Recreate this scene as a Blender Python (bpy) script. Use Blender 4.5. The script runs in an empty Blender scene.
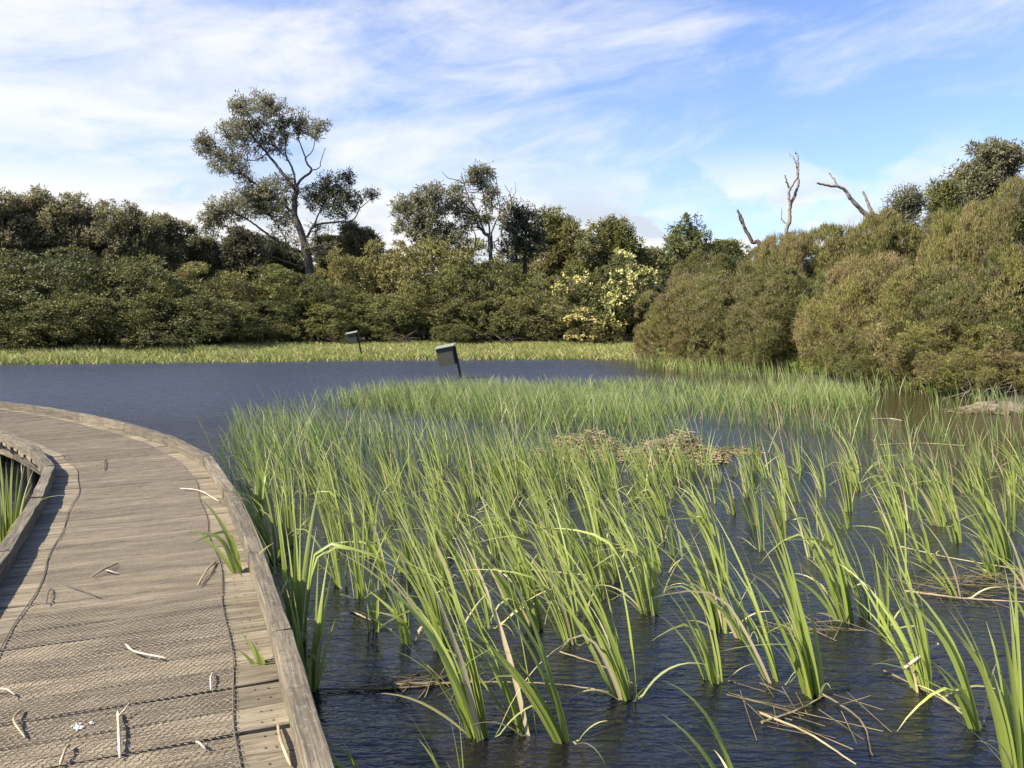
import bpy, math, random
import numpy as np
from mathutils import Vector

rng = np.random.default_rng(7)
random.seed(7)
S = bpy.context.scene
COL = S.collection
pi = math.pi
R = math.radians

# ------------------------------------------------------------------ camera
F = 804.0
PITCH = math.atan(62 / F)
CZ = 1.55            # eye height above the deck (deck = 0)
WZ = -0.45           # water level
cam_d = bpy.data.cameras.new('camera')
cam = bpy.data.objects.new('camera', cam_d)
COL.objects.link(cam)
cam.location = (0, 0, CZ)
cam.rotation_euler = (pi / 2 - PITCH, 0, 0)
cam_d.sensor_width = 36
cam_d.lens = 36 * F / 1024
cam_d.clip_start = 0.05
cam_d.clip_end = 5000
S.camera = cam
_c, _s = math.cos(PITCH), math.sin(PITCH)


def ray(px, py):
    x = (px - 512) / F
    y = -(py - 384) / F
    return Vector((x, _c + y * _s, -_s + y * _c))


def on_z(px, py, z=WZ):
    d = ray(px, py)
    t = (z - CZ) / d.z
    return Vector((d.x * t, d.y * t, z))


def at_y(px, py, Y):
    d = ray(px, py)
    t = Y / d.y
    return Vector((d.x * t, Y, CZ + d.z * t))


def project(x, y, z):
    z = z - CZ
    dep = y * _c - z * _s
    up = y * _s + z * _c
    return 512 + F * x / dep, 384 - F * up / dep


# ------------------------------------------------------------------ materials
def shader(name):
    m = bpy.data.materials.new(name)
    m.use_nodes = True
    nt = m.node_tree
    nt.nodes.clear()

    def N(t, ins=None, **kw):
        n = nt.nodes.new(t)
        for k, v in kw.items():
            setattr(n, k, v)
        if ins:
            for k, v in ins.items():
                s = n.inputs[k]
                if isinstance(v, bpy.types.NodeSocket):
                    nt.links.new(v, s)
                else:
                    s.default_value = v
        return n
    out = N('ShaderNodeOutputMaterial')
    return m, nt, N, out


def c4(c):
    return (c[0], c[1], c[2], 1)


def ramp(N, fac, stops):
    n = N('ShaderNodeValToRGB', {'Fac': fac})
    e = n.color_ramp.elements
    e[0].position, e[0].color = stops[0][0], c4(stops[0][1])
    e[1].position, e[1].color = stops[-1][0], c4(stops[-1][1])
    for p, c in stops[1:-1]:
        x = e.new(p)
        x.color = c4(c)
    return n.outputs['Color']


def mixc(N, fac, a, b, mode='MIX'):
    n = N('ShaderNodeMix', data_type='RGBA', blend_type=mode)
    L = n.id_data.links
    for idx, v in ((0, fac), (6, a), (7, b)):
        if isinstance(v, bpy.types.NodeSocket):
            L.new(v, n.inputs[idx])
        elif idx == 0:
            n.inputs[0].default_value = v
        else:
            n.inputs[idx].default_value = c4(v)
    return n.outputs[2]


def leaf_mat(name, cols, tint=None, tint_amt=0.5, trans=0.3, patch=0.5, rough=0.55):
    m, nt, N, out = shader(name)
    g = N('ShaderNodeNewGeometry')
    c = ramp(N, g.outputs['Random Per Island'], [(i / (len(cols) - 1), k) for i, k in enumerate(cols)])
    oi = N('ShaderNodeObjectInfo')
    tc = N('ShaderNodeTexCoord')
    if tint:
        vm = N('ShaderNodeVectorMath', {0: tc.outputs['Object'], 1: oi.outputs['Location']}, operation='ADD')
        no = N('ShaderNodeTexNoise', {'Vector': vm.outputs[0], 'Scale': patch, 'Detail': 3.0})
        r = N('ShaderNodeMapRange', {'Value': no.outputs['Fac'], 'From Min': 0.42, 'From Max': 0.66, 'To Min': 0.0, 'To Max': tint_amt})
        c = mixc(N, r.outputs[0], c, tint)
    hsv = N('ShaderNodeHueSaturation', {'Color': c})
    mr = N('ShaderNodeMapRange', {'Value': oi.outputs['Random'], 'To Min': 0.72, 'To Max': 1.32})
    mh = N('ShaderNodeMapRange', {'Value': oi.outputs['Random'], 'To Min': 0.522, 'To Max': 0.48})
    nt.links.new(mr.outputs[0], hsv.inputs['Value'])
    nt.links.new(mh.outputs[0], hsv.inputs['Hue'])
    b = N('ShaderNodeBsdfPrincipled', {'Base Color': hsv.outputs[0], 'Roughness': rough, 'Specular IOR Level': 0.3})
    t = N('ShaderNodeBsdfTranslucent', {'Color': hsv.outputs[0]})
    mx = N('ShaderNodeMixShader', {0: trans, 1: b.outputs[0], 2: t.outputs[0]})
    nt.links.new(mx.outputs[0], out.inputs[0])
    return m


def bark_mat(name, a, b, scale=3.0):
    m, nt, N, out = shader(name)
    tc = N('ShaderNodeTexCoord')
    mp = N('ShaderNodeMapping', {'Vector': tc.outputs['Object'], 'Scale': (scale * 2, scale * 2, scale * 0.5)})
    no = N('ShaderNodeTexNoise', {'Vector': mp.outputs[0], 'Scale': 1.0, 'Detail': 6.0, 'Roughness': 0.65})
    c = ramp(N, no.outputs['Fac'], [(0.35, a), (0.65, b)])
    bp = N('ShaderNodeBump', {'Height': no.outputs['Fac'], 'Strength': 0.6, 'Distance': 0.05})
    p = N('ShaderNodeBsdfPrincipled', {'Base Color': c, 'Roughness': 0.85, 'Normal': bp.outputs[0], 'Specular IOR Level': 0.2})
    nt.links.new(p.outputs[0], out.inputs[0])
    return m


def blade_mat(name, stops, dead, trans=0.35, dead_at=0.9, rough=0.42, dark=(0.05, 0.09, 0.02)):
    """reed leaf: colour runs along UV v from base to tip, every blade differs a little, some are dry"""
    m, nt, N, out = shader(name)
    uv = N('ShaderNodeUVMap')
    sp = N('ShaderNodeSeparateXYZ', {0: uv.outputs[0]})
    g = N('ShaderNodeNewGeometry')
    ri = g.outputs['Random Per Island']
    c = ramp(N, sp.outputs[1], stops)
    w = N('ShaderNodeTexWhiteNoise', {'W': ri}, noise_dimensions='1D')
    r2 = N('ShaderNodeMapRange', {'Value': w.outputs['Value'], 'To Min': 0.0, 'To Max': 0.75})
    c = mixc(N, r2.outputs[0], c, dark)
    r3 = N('ShaderNodeMath', {0: ri, 1: dead_at}, operation='GREATER_THAN')
    c = mixc(N, r3.outputs[0], c, dead)
    # fine lengthwise veins
    cb = N('ShaderNodeCombineXYZ', {'X': sp.outputs[0], 'Y': sp.outputs[1], 'Z': ri})
    mp = N('ShaderNodeMapping', {'Vector': cb.outputs[0], 'Scale': (7.0, 1.6, 40.0)})
    no = N('ShaderNodeTexNoise', {'Vector': mp.outputs[0], 'Scale': 1.0, 'Detail': 4.0})
    rv = N('ShaderNodeMapRange', {'Value': no.outputs['Fac'], 'From Min': 0.3, 'From Max': 0.7, 'To Min': 0.78, 'To Max': 1.2})
    hsv = N('ShaderNodeHueSaturation', {'Color': c, 'Value': rv.outputs[0]})
    b = N('ShaderNodeBsdfPrincipled', {'Base Color': hsv.outputs[0], 'Roughness': rough, 'Specular IOR Level': 0.4})
    t = N('ShaderNodeBsdfTranslucent', {'Color': hsv.outputs[0]})
    mx = N('ShaderNodeMixShader', {0: trans, 1: b.outputs[0], 2: t.outputs[0]})
    nt.links.new(mx.outputs[0], out.inputs[0])
    return m


def wood_mat(name, light, mid, darkc, lichen=None):
    """weathered timber: UV u along the grain in metres, v across; 'rnd' differs per timber"""
    m, nt, N, out = shader(name)
    uv = N('ShaderNodeUVMap')
    at = N('ShaderNodeAttribute', attribute_name='rnd')
    cb = N('ShaderNodeCombineXYZ', {'Z': at.outputs['Fac']})
    sc = N('ShaderNodeVectorMath', {0: cb.outputs[0], 1: (0, 0, 37.0)}, operation='MULTIPLY')
    v = N('ShaderNodeVectorMath', {0: uv.outputs[0], 1: sc.outputs[0]}, operation='ADD')
    m1 = N('ShaderNodeMapping', {'Vector': v.outputs[0], 'Scale': (3.0, 70.0, 1.0)})
    n1 = N('ShaderNodeTexNoise', {'Vector': m1.outputs[0], 'Scale': 1.0, 'Detail': 7.0, 'Roughness': 0.7, 'Distortion': 0.3})
    m2 = N('ShaderNodeMapping', {'Vector': v.outputs[0], 'Scale': (2.5, 9.0, 1.0)})
    n2 = N('ShaderNodeTexNoise', {'Vector': m2.outputs[0], 'Scale': 1.0, 'Detail': 4.0, 'Roughness': 0.6})
    m3 = N('ShaderNodeMapping', {'Vector': v.outputs[0], 'Scale': (14.0, 120.0, 1.0)})
    n3 = N('ShaderNodeTexNoise', {'Vector': m3.outputs[0], 'Scale': 1.0, 'Detail': 3.0, 'Roughness': 0.6})
    c = ramp(N, n1.outputs['Fac'], [(0.3, darkc), (0.47, mid), (0.68, light)])
    st = N('ShaderNodeMapRange', {'Value': n2.outputs['Fac'], 'From Min': 0.35, 'From Max': 0.7, 'To Min': 0.62, 'To Max': 1.2})
    pv = N('ShaderNodeMapRange', {'Value': at.outputs['Fac'], 'To Min': 0.68, 'To Max': 1.18})
    mu = N('ShaderNodeMath', {0: st.outputs[0], 1: pv.outputs[0]}, operation='MULTIPLY')
    hs = N('ShaderNodeHueSaturation', {'Color': c, 'Value': mu.outputs[0]})
    c = hs.outputs[0]
    # dark checks (splits) along the grain
    ck = N('ShaderNodeMapRange', {'Value': n3.outputs['Fac'], 'From Min': 0.66, 'From Max': 0.74, 'To Min': 0.0, 'To Max': 0.75})
    c = mixc(N, ck.outputs[0], c, (darkc[0] * .35, darkc[1] * .35, darkc[2] * .35))
    if lichen:
        n4 = N('ShaderNodeTexNoise', {'Vector': v.outputs[0], 'Scale': 26.0, 'Detail': 5.0, 'Roughness': 0.7})
        k4 = N('ShaderNodeMapRange', {'Value': n4.outputs['Fac'], 'From Min': 0.54, 'From Max': 0.72, 'To Min': 0.0, 'To Max': 0.5})
        c = mixc(N, k4.outputs[0], c, lichen)
        n5 = N('ShaderNodeTexNoise', {'Vector': v.outputs[0], 'Scale': 11.0, 'Detail': 6.0, 'Roughness': 0.75})
        k5 = N('ShaderNodeMapRange', {'Value': n5.outputs['Fac'], 'From Min': 0.57, 'From Max': 0.66, 'To Min': 0.0, 'To Max': 0.7})
        c = mixc(N, k5.outputs[0], c, (0.05, 0.043, 0.03))
    hgt = N('ShaderNodeMath', {0: n1.outputs['Fac'], 1: ck.outputs[0]}, operation='SUBTRACT')
    bp = N('ShaderNodeBump', {'Height': hgt.outputs[0], 'Strength': 0.55, 'Distance': 0.012})
    p = N('ShaderNodeBsdfPrincipled', {'Base Color': c, 'Roughness': 0.78, 'Normal': bp.outputs[0], 'Specular IOR Level': 0.3})
    nt.links.new(p.outputs[0], out.inputs[0])
    return m


def plain_mat(name, a, b, scale=8.0, rough=0.7, metallic=0.0, bump=0.3):
    m, nt, N, out = shader(name)
    tc = N('ShaderNodeTexCoord')
    no = N('ShaderNodeTexNoise', {'Vector': tc.outputs['Object'], 'Scale': scale, 'Detail': 6.0, 'Roughness': 0.65})
    c = ramp(N, no.outputs['Fac'], [(0.35, a), (0.65, b)])
    bp = N('ShaderNodeBump', {'Height': no.outputs['Fac'], 'Strength': bump, 'Distance': 0.01})
    p = N('ShaderNodeBsdfPrincipled', {'Base Color': c, 'Roughness': rough, 'Metallic': metallic, 'Normal': bp.outputs[0]})
    nt.links.new(p.outputs[0], out.inputs[0])
    return m


def water_mat():
    m, nt, N, out = shader('pond_water')
    tc = N('ShaderNodeTexCoord')
    m1 = N('ShaderNodeMapping', {'Vector': tc.outputs['Object'], 'Rotation': (0, 0, R(12)), 'Scale': (8.0, 24.0, 1.0)})
    n1 = N('ShaderNodeTexNoise', {'Vector': m1.outputs[0], 'Scale': 1.0, 'Detail': 3.0, 'Roughness': 0.5, 'Distortion': 0.4})
    m2 = N('ShaderNodeMapping', {'Vector': tc.outputs['Object'], 'Rotation': (0, 0, R(-10)), 'Scale': (1.6, 3.6, 1.0)})
    n2 = N('ShaderNodeTexNoise', {'Vector': m2.outputs[0], 'Scale': 1.0, 'Detail': 2.0})
    # gusts: the ripples are rougher in some patches than in others
    n3 = N('ShaderNodeTexNoise', {'Vector': tc.outputs['Object'], 'Scale': 0.16, 'Detail': 2.0})
    gu = N('ShaderNodeMapRange', {'Value': n3.outputs['Fac'], 'From Min': 0.35, 'From Max': 0.65, 'To Min': 0.55, 'To Max': 1.1})
    # open water away from the reeds is more exposed to the wind
    sy = N('ShaderNodeSeparateXYZ', {0: tc.outputs['Object']})
    wy = N('ShaderNodeMapRange', {'Value': sy.outputs[1], 'From Min': 9.0, 'From Max': 24.0, 'To Min': 1.0, 'To Max': 2.0})
    g3 = gu
    gu = N('ShaderNodeMath', {0: gu.outputs[0], 1: wy.outputs[0]}, operation='MULTIPLY')
    h1 = N('ShaderNodeMath', {0: n1.outputs['Fac'], 1: gu.outputs[0]}, operation='MULTIPLY')
    g2 = N('ShaderNodeMath', {0: wy.outputs[0], 1: 1.3}, operation='MULTIPLY')
    h2 = N('ShaderNodeMath', {0: n2.outputs['Fac'], 1: g2.outputs[0]}, operation='MULTIPLY')
    h = N('ShaderNodeMath', {0: h1.outputs[0], 1: h2.outputs[0]}, operation='ADD')
    hl = N('ShaderNodeMath', {0: h.outputs[0], 1: 1.0}, operation='MULTIPLY')
    bp = N('ShaderNodeBump', {'Height': hl.outputs[0], 'Strength': 1.0, 'Distance': WATER_BUMP})
    # facets of the wind ripples, as slopes (a height map alone would be averaged away in the distance)
    m5 = N('ShaderNodeMapping', {'Vector': tc.outputs['Object'], 'Scale': (2.2, 6.5, 1.0)})
    n5 = N('ShaderNodeTexNoise', {'Vector': m5.outputs[0], 'Scale': 1.0, 'Detail': 4.0, 'Roughness': 0.65})
    sb = N('ShaderNodeVectorMath', {0: n5.outputs['Color'], 1: (.5, .5, .5)}, operation='SUBTRACT')
    wz = N('ShaderNodeMapRange', {'Value': sy.outputs[1], 'From Min': 8.0, 'From Max': 22.0, 'To Min': 0.05, 'To Max': WATER_SLOPE})
    wz2 = N('ShaderNodeMath', {0: wz.outputs[0], 1: g3.outputs[0]}, operation='MULTIPLY')
    # the right-hand shrubs keep the wind off the water in front of them
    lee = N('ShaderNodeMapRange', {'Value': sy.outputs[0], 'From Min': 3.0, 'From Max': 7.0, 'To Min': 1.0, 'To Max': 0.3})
    wz2 = N('ShaderNodeMath', {0: wz2.outputs[0], 1: lee.outputs[0]}, operation='MULTIPLY')
    nt.links.new(lee.outputs[0], hl.inputs[1])
    cw = N('ShaderNodeCombineXYZ', {'X': wz2.outputs[0], 'Y': wz2.outputs[0]})
    sl = N('ShaderNodeVectorMath', {0: sb.outputs[0], 1: cw.outputs[0]}, operation='MULTIPLY')
    ad = N('ShaderNodeVectorMath', {0: bp.outputs[0], 1: sl.outputs[0]}, operation='ADD')
    nn = N('ShaderNodeVectorMath', {0: ad.outputs[0]}, operation='NORMALIZE')
    n4 = N('ShaderNodeTexNoise', {'Vector': tc.outputs['Object'], 'Scale': 0.5, 'Detail': 5.0})
    c = ramp(N, n4.outputs['Fac'], [(0.4, (0.004, 0.0055, 0.012)), (0.68, (0.010, 0.008, 0.006))])
    # open water painted paler blue, standing in for the sky it reflects
    sky_pale = N('ShaderNodeMapRange', {'Value': sy.outputs[1], 'From Min': 10.0, 'From Max': 22.0})
    sky_pale = N('ShaderNodeMath', {0: sky_pale.outputs[0], 1: lee.outputs[0]}, operation='MULTIPLY')
    c = mixc(N, sky_pale.outputs[0], c, (0.024, 0.030, 0.050))
    # reflection of the right-hand shrubs, painted in as a brown base colour
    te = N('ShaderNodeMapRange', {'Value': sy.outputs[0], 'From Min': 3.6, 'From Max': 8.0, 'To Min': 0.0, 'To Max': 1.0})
    refl_y = N('ShaderNodeMapRange', {'Value': sy.outputs[1], 'From Min': 7.0, 'From Max': 12.0, 'To Min': 0.0, 'To Max': 1.0})
    mound_refl = N('ShaderNodeMath', {0: te.outputs[0], 1: refl_y.outputs[0]}, operation='MULTIPLY')
    c = mixc(N, mound_refl.outputs[0], c, (0.034, 0.025, 0.010))
    # ripples finer than a pixel act as roughness: calm between the reeds, ruffled in the open
    r1 = N('ShaderNodeMapRange', {'Value': sy.outputs[1], 'From Min': 5.0, 'From Max': 20.0, 'To Min': 0.05, 'To Max': 0.30})
    r2 = N('ShaderNodeMapRange', {'Value': n5.outputs['Fac'], 'From Min': 0.3, 'From Max': 0.7, 'To Min': 0.7, 'To Max': 1.3})
    rr = N('ShaderNodeMath', {0: r1.outputs[0], 1: r2.outputs[0]}, operation='MULTIPLY')
    rr = N('ShaderNodeMath', {0: rr.outputs[0], 1: lee.outputs[0]}, operation='MULTIPLY')
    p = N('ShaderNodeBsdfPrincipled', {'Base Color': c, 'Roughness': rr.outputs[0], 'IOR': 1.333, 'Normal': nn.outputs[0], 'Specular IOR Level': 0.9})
    nt.links.new(p.outputs[0], out.inputs[0])
    return m


WATER_SLOPE = 0.55
WATER_BUMP = 0.019

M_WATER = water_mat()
M_GROUND = plain_mat('ground_soil', (0.02, 0.017, 0.010), (0.05, 0.042, 0.022), 1.5, 0.95)
M_DECK = wood_mat('deck_timber', (0.32, 0.268, 0.182), (0.205, 0.166, 0.108), (0.052, 0.039, 0.024))
M_KERB = wood_mat('kerb_timber', (0.20, 0.17, 0.12), (0.12, 0.098, 0.066), (0.04, 0.03, 0.02), lichen=(0.29, 0.265, 0.21))
M_UNDER = wood_mat('under_timber', (0.2, 0.16, 0.11), (0.11, 0.09, 0.06), (0.04, 0.03, 0.02))
M_WIRE = plain_mat('rusty_wire', (0.08, 0.062, 0.045), (0.16, 0.13, 0.095), 40, 0.6, 0.3)
M_REED = blade_mat('reed_leaf', [(0.0, (0.28, 0.28, 0.10)), (0.2, (0.30, 0.36, 0.075)), (0.7, (0.43, 0.48, 0.125)), (0.93, (0.52, 0.52, 0.21)), (1.0, (0.56, 0.48, 0.27))],
                   (0.50, 0.42, 0.25), trans=0.40, dead_at=0.945, dark=(0.20, 0.27, 0.055))
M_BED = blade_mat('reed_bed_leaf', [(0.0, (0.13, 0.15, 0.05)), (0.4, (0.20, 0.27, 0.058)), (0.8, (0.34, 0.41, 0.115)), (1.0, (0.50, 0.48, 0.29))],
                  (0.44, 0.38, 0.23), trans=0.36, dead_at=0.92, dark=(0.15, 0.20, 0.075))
M_SPARSE = blade_mat('sedge_leaf', [(0.0, (0.09, 0.11, 0.035)), (0.4, (0.13, 0.20, 0.05)), (0.8, (0.22, 0.29, 0.10)), (1.0, (0.36, 0.35, 0.18))],
                     (0.34, 0.28, 0.15), trans=0.28, dead_at=0.72, dark=(0.09, 0.15, 0.04))
M_GRASS = blade_mat('bank_grass', [(0.0, (0.20, 0.22, 0.05)), (0.5, (0.31, 0.35, 0.085)), (1.0, (0.48, 0.48, 0.18))],
                    (0.48, 0.38, 0.18), trans=0.4, dead_at=0.78, dark=(0.23, 0.29, 0.06))
M_STRAW = plain_mat('dry_straw', (0.16, 0.12, 0.06), (0.36, 0.285, 0.165), 6, 0.75)
M_STRAW_DARK = plain_mat('wet_straw', (0.07, 0.055, 0.025), (0.22, 0.175, 0.085), 5, 0.6)
M_STRAW_PALE = plain_mat('bleached_straw', (0.34, 0.28, 0.19), (0.50, 0.43, 0.32), 9, 0.75)
M_TWIG = plain_mat('dark_twig', (0.05, 0.04, 0.03), (0.12, 0.1, 0.07), 20, 0.8)
M_SPLAT = plain_mat('white_dropping', (0.42, 0.41, 0.38), (0.62, 0.61, 0.58), 60, 0.8)
M_BOXWOOD = plain_mat('green_board', (0.022, 0.026, 0.016), (0.045, 0.05, 0.032), 14, 0.7)
M_BOXLID = plain_mat('grey_lid', (0.14, 0.14, 0.12), (0.22, 0.22, 0.19), 12, 0.6)
M_POLE = plain_mat('dark_pole', (0.03, 0.027, 0.022), (0.07, 0.06, 0.05), 10, 0.75)
M_METAL = plain_mat('pale_metal', (0.36, 0.35, 0.31), (0.52, 0.5, 0.45), 20, 0.45, 0.2)
M_ROCK = plain_mat('pale_rock', (0.06, 0.048, 0.028), (0.20, 0.165, 0.105), 7, 0.9, bump=0.8)
M_BARK = bark_mat('grey_bark', (0.05, 0.042, 0.034), (0.14, 0.12, 0.10))
M_BARK_DARK = bark_mat('dark_bark', (0.035, 0.028, 0.02), (0.10, 0.08, 0.06))
M_DEADWOOD = bark_mat('dead_wood', (0.11, 0.085, 0.065), (0.29, 0.245, 0.195), 6)
M_TWIGGREY = bark_mat('grey_twig', (0.12, 0.10, 0.08), (0.27, 0.235, 0.19), 8)
M_DEADWOOD_BROWN = bark_mat('brown_dead_wood', (0.05, 0.036, 0.027), (0.15, 0.11, 0.08), 6)

L_TEA = leaf_mat('tea_tree_leaves', [(0.055, 0.062, 0.017), (0.115, 0.12, 0.032), (0.255, 0.24, 0.085)], (0.13, 0.115, 0.05), 0.55)
L_OLIVE = leaf_mat('olive_leaves', [(0.07, 0.078, 0.02), (0.14, 0.147, 0.037), (0.275, 0.26, 0.085)], (0.15, 0.125, 0.055), 0.6)
L_MOUND = leaf_mat('paperbark_leaves', [(0.08, 0.092, 0.02), (0.15, 0.152, 0.036), (0.25, 0.225, 0.075)], (0.22, 0.165, 0.085), 0.65, patch=0.55)
L_GREYTWIG = leaf_mat('grey_twigs', [(0.12, 0.10, 0.075), (0.2, 0.17, 0.13)], None, trans=0.1)
L_GUM = leaf_mat('gum_leaves', [(0.11, 0.112, 0.055), (0.20, 0.195, 0.10), (0.33, 0.30, 0.18)], (0.18, 0.16, 0.095), 0.5, trans=0.38)
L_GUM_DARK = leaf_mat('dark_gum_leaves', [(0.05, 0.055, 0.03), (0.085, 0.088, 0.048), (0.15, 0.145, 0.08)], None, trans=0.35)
L_SKY = leaf_mat('she_oak_leaves', [(0.12, 0.115, 0.05), (0.21, 0.195, 0.095), (0.34, 0.30, 0.17)], (0.2, 0.17, 0.09), 0.6, trans=0.4)
L_FRESH = leaf_mat('fresh_leaves', [(0.085, 0.10, 0.028), (0.145, 0.16, 0.045), (0.22, 0.225, 0.08)], None)
L_FLOWER = leaf_mat('cream_blossom', [(0.34, 0.32, 0.08), (0.50, 0.47, 0.16), (0.58, 0.55, 0.25)], None, trans=0.3)
L_GREENSHRUB = leaf_mat('bright_shrub_leaves', [(0.08, 0.13, 0.02), (0.13, 0.19, 0.03)], None)


# ------------------------------------------------------------------ mesh helpers
def np_mesh(name, verts, faces, mat, smooth=False, uv=None, attr=None):
    """verts (n,3); faces: list of int arrays each (k, m) of constant m; uv per loop (concatenated in face order)"""
    me = bpy.data.meshes.new(name)
    if isinstance(faces, np.ndarray):
        faces = [faces]
    faces = [f for f in faces if len(f)]
    nl = sum(f.size for f in faces)
    nf = sum(len(f) for f in faces)
    me.vertices.add(len(verts))
    me.vertices.foreach_set('co', np.asarray(verts, np.float32).ravel())
    me.loops.add(nl)
    me.loops.foreach_set('vertex_index', np.concatenate([f.ravel() for f in faces]).astype(np.int32))
    me.polygons.add(nf)
    starts, tot = [], 0
    for f in faces:
        starts.append(tot + np.arange(len(f)) * f.shape[1])
        tot += f.size
    me.polygons.foreach_set('loop_start', np.concatenate(starts).astype(np.int32))
    if uv is not None:
        l = me.uv_layers.new(name='UVMap')
        l.data.foreach_set('uv', np.asarray(uv, np.float32).ravel())
    if attr is not None:
        a = me.attributes.new('rnd', 'FLOAT', 'POINT')
        a.data.foreach_set('value', np.asarray(attr, np.float32))
    me.update(calc_edges=True)
    me.validate()
    if smooth:
        me.shade_smooth()
    else:
        me.shade_flat()
    me.materials.append(mat)
    return me


def link(name, me, parent=None):
    o = bpy.data.objects.new(name, me)
    COL.objects.link(o)
    if parent:
        o.parent = parent
    return o


def tag(o, label=None, cat=None, group=None, kind=None):
    if label: o['label'] = label
    if cat: o['category'] = cat
    if group: o['group'] = group
    if kind: o['kind'] = kind
    return o


def empty(name, loc, label=None, cat=None, group=None, rz=0.0):
    o = bpy.data.objects.new(name, None)
    o.empty_display_size = 0.2
    COL.objects.link(o)
    o.location = loc
    o.rotation_euler = (0, 0, rz)
    return tag(o, label, cat, group)


def copy_tree(o, parent=None):
    c = o.copy()
    COL.objects.link(c)
    c.parent = parent
    for ch in list(o.children):
        copy_tree(ch, c)
    return c


class Buf:
    """collects quads/tris from many shapes into one mesh"""
    def __init__(self):
        self.v, self.f, self.n = [], {}, 0
        self.uv, self.a = {}, []

    def add(self, v, f, uv=None, a=0.0):
        v = np.asarray(v, float)
        f = np.asarray(f, int)
        self.v.append(v)
        k = f.shape[1]
        self.f.setdefault(k, []).append(f + self.n)
        self.uv.setdefault(k, []).append(np.zeros((f.size, 2)) if uv is None else np.asarray(uv).reshape(-1, 2))
        self.a.append(np.broadcast_to(np.asarray(a, float), (len(v),)))
        self.n += len(v)

    def mesh(self, name, mat, smooth=False):
        ks = sorted(self.f)
        return np_mesh(name, np.concatenate(self.v), [np.concatenate(self.f[k]) for k in ks], mat, smooth,
                       np.concatenate([np.concatenate(self.uv[k]) for k in ks]), np.concatenate(self.a))


BOXF = np.array([[0, 3, 2, 1], [4, 5, 6, 7], [0, 1, 5, 4], [1, 2, 6, 5], [2, 3, 7, 6], [3, 0, 4, 7]])


def prism8(buf, bottom, top, a=0.0, uvs=None):
    """box from 4 bottom and 4 top corners"""
    v = np.array([*bottom, *top], float)
    uv = None
    if uvs is not None:
        uv = np.asarray(uvs)[BOXF]       # per-vertex uv
    buf.add(v, BOXF, uv, a)


def tube(buf, pts, rad, sides=7, cap=True):
    pts = np.asarray(pts, float)
    n = len(pts)
    rad = np.broadcast_to(np.asarray(rad, float), (n,))
    tan = np.gradient(pts, axis=0)
    tan /= np.linalg.norm(tan, axis=1, keepdims=True) + 1e-9
    ref = np.array([0.31, 0.9, 0.2])
    a = np.cross(tan, ref)
    a /= np.linalg.norm(a, axis=1, keepdims=True) + 1e-9
    b = np.cross(tan, a)
    th = np.arange(sides) * 2 * pi / sides
    v = pts[:, None] + rad[:, None, None] * (a[:, None] * np.cos(th)[None, :, None] + b[:, None] * np.sin(th)[None, :, None])
    i = np.arange(n - 1)[:, None] * sides
    j = np.arange(sides)[None]
    k = (j + 1) % sides
    f = np.stack([i + j, i + k, i + sides + k, i + sides + j], -1).reshape(-1, 4)
    buf.add(v.reshape(-1, 3), f)
    if cap:
        for s, r in ((0, 1), (n - 1, -1)):
            ring = np.arange(sides)
            buf.add(np.vstack([v[s], pts[s][None]]), np.stack([ring, (ring + 1) % sides, np.full(sides, sides)], 1)[:, ::r])


def catmull(P, per=8):
    P = np.asarray(P, float)
    Q = np.vstack([2 * P[0] - P[1], P, 2 * P[-1] - P[-2]])
    out = []
    for i in range(1, len(Q) - 2):
        for t in np.arange(per) / per:
            a, b, c, d = Q[i - 1:i + 3]
            out.append(0.5 * (2 * b + (c - a) * t + (2 * a - 5 * b + 4 * c - d) * t * t + (3 * b - a - 3 * c + d) * t ** 3))
    out.append(P[-1])
    return np.array(out)


def unit(v):
    return v / (np.linalg.norm(v, axis=-1, keepdims=True) + 1e-9)


def sphere_dirs(n):
    return unit(rng.normal(size=(n, 3)))


def leaves(pos, axis, length, width, out=None):
    """diamond leaves; arrays (n,3),(n,3),(n,),(n,)"""
    n = len(pos)
    if out is None:
        out = np.array([0, 0, .9])
    side = unit(np.cross(axis, rng.normal(size=(n, 3)) * .5 + out))
    L = np.broadcast_to(length, (n,))[:, None]
    W = np.broadcast_to(width, (n,))[:, None]
    nrm = np.cross(axis, side)
    v = np.stack([pos, pos + axis * L * .5 + side * W * .5 + nrm * L * .06, pos + axis * L, pos + axis * L * .5 - side * W * .5 + nrm * L * .06], 1)
    return v.reshape(-1, 3), np.arange(4 * n).reshape(n, 4)


def tufts(centres, normals, radii, per, L, W, spread=0.9, up=0.25, droop=0.0):
    """leafy tufts: leaves fill a rounded cap around each centre, pointing outwards"""
    m = len(centres)
    d = sphere_dirs(m * per).reshape(m, per, 3)
    d = unit(d * spread + normals[:, None])
    rr = radii[:, None, None] * (rng.random((m, per, 1)) ** 0.45)
    pos = centres[:, None] + d * rr
    ax = unit(d * 0.45 + rng.normal(size=(m, per, 3)) * 0.6 + np.array([0, 0, up - droop]))
    n = m * per
    out = unit(d * .6 + normals[:, None] * .7 + np.array([0, 0, .25]))
    return leaves(pos.reshape(-1, 3), ax.reshape(-1, 3), L * rng.uniform(.6, 1.25, n), W * rng.uniform(.7, 1.2, n), out.reshape(-1, 3))


# ------------------------------------------------------------------ pond and ground
POND = np.array([(-48, 33), (-30, 37.2), (-22, 38.6), (-15, 40.2), (-8, 42), (0, 43.3), (5, 43.5), (8.2, 41.5), (7.6, 37.5), (7.6, 33.5), (9.4, 29),
                 (11.2, 24.5), (12.6, 22.2), (12.6, 20.2), (11.8, 18.6), (15, 17), (17.5, 10), (18, 0), (14, -8), (4, -10.5), (-6, -8), (-18, -6), (-34, 4), (-46, 18)], float)


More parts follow.
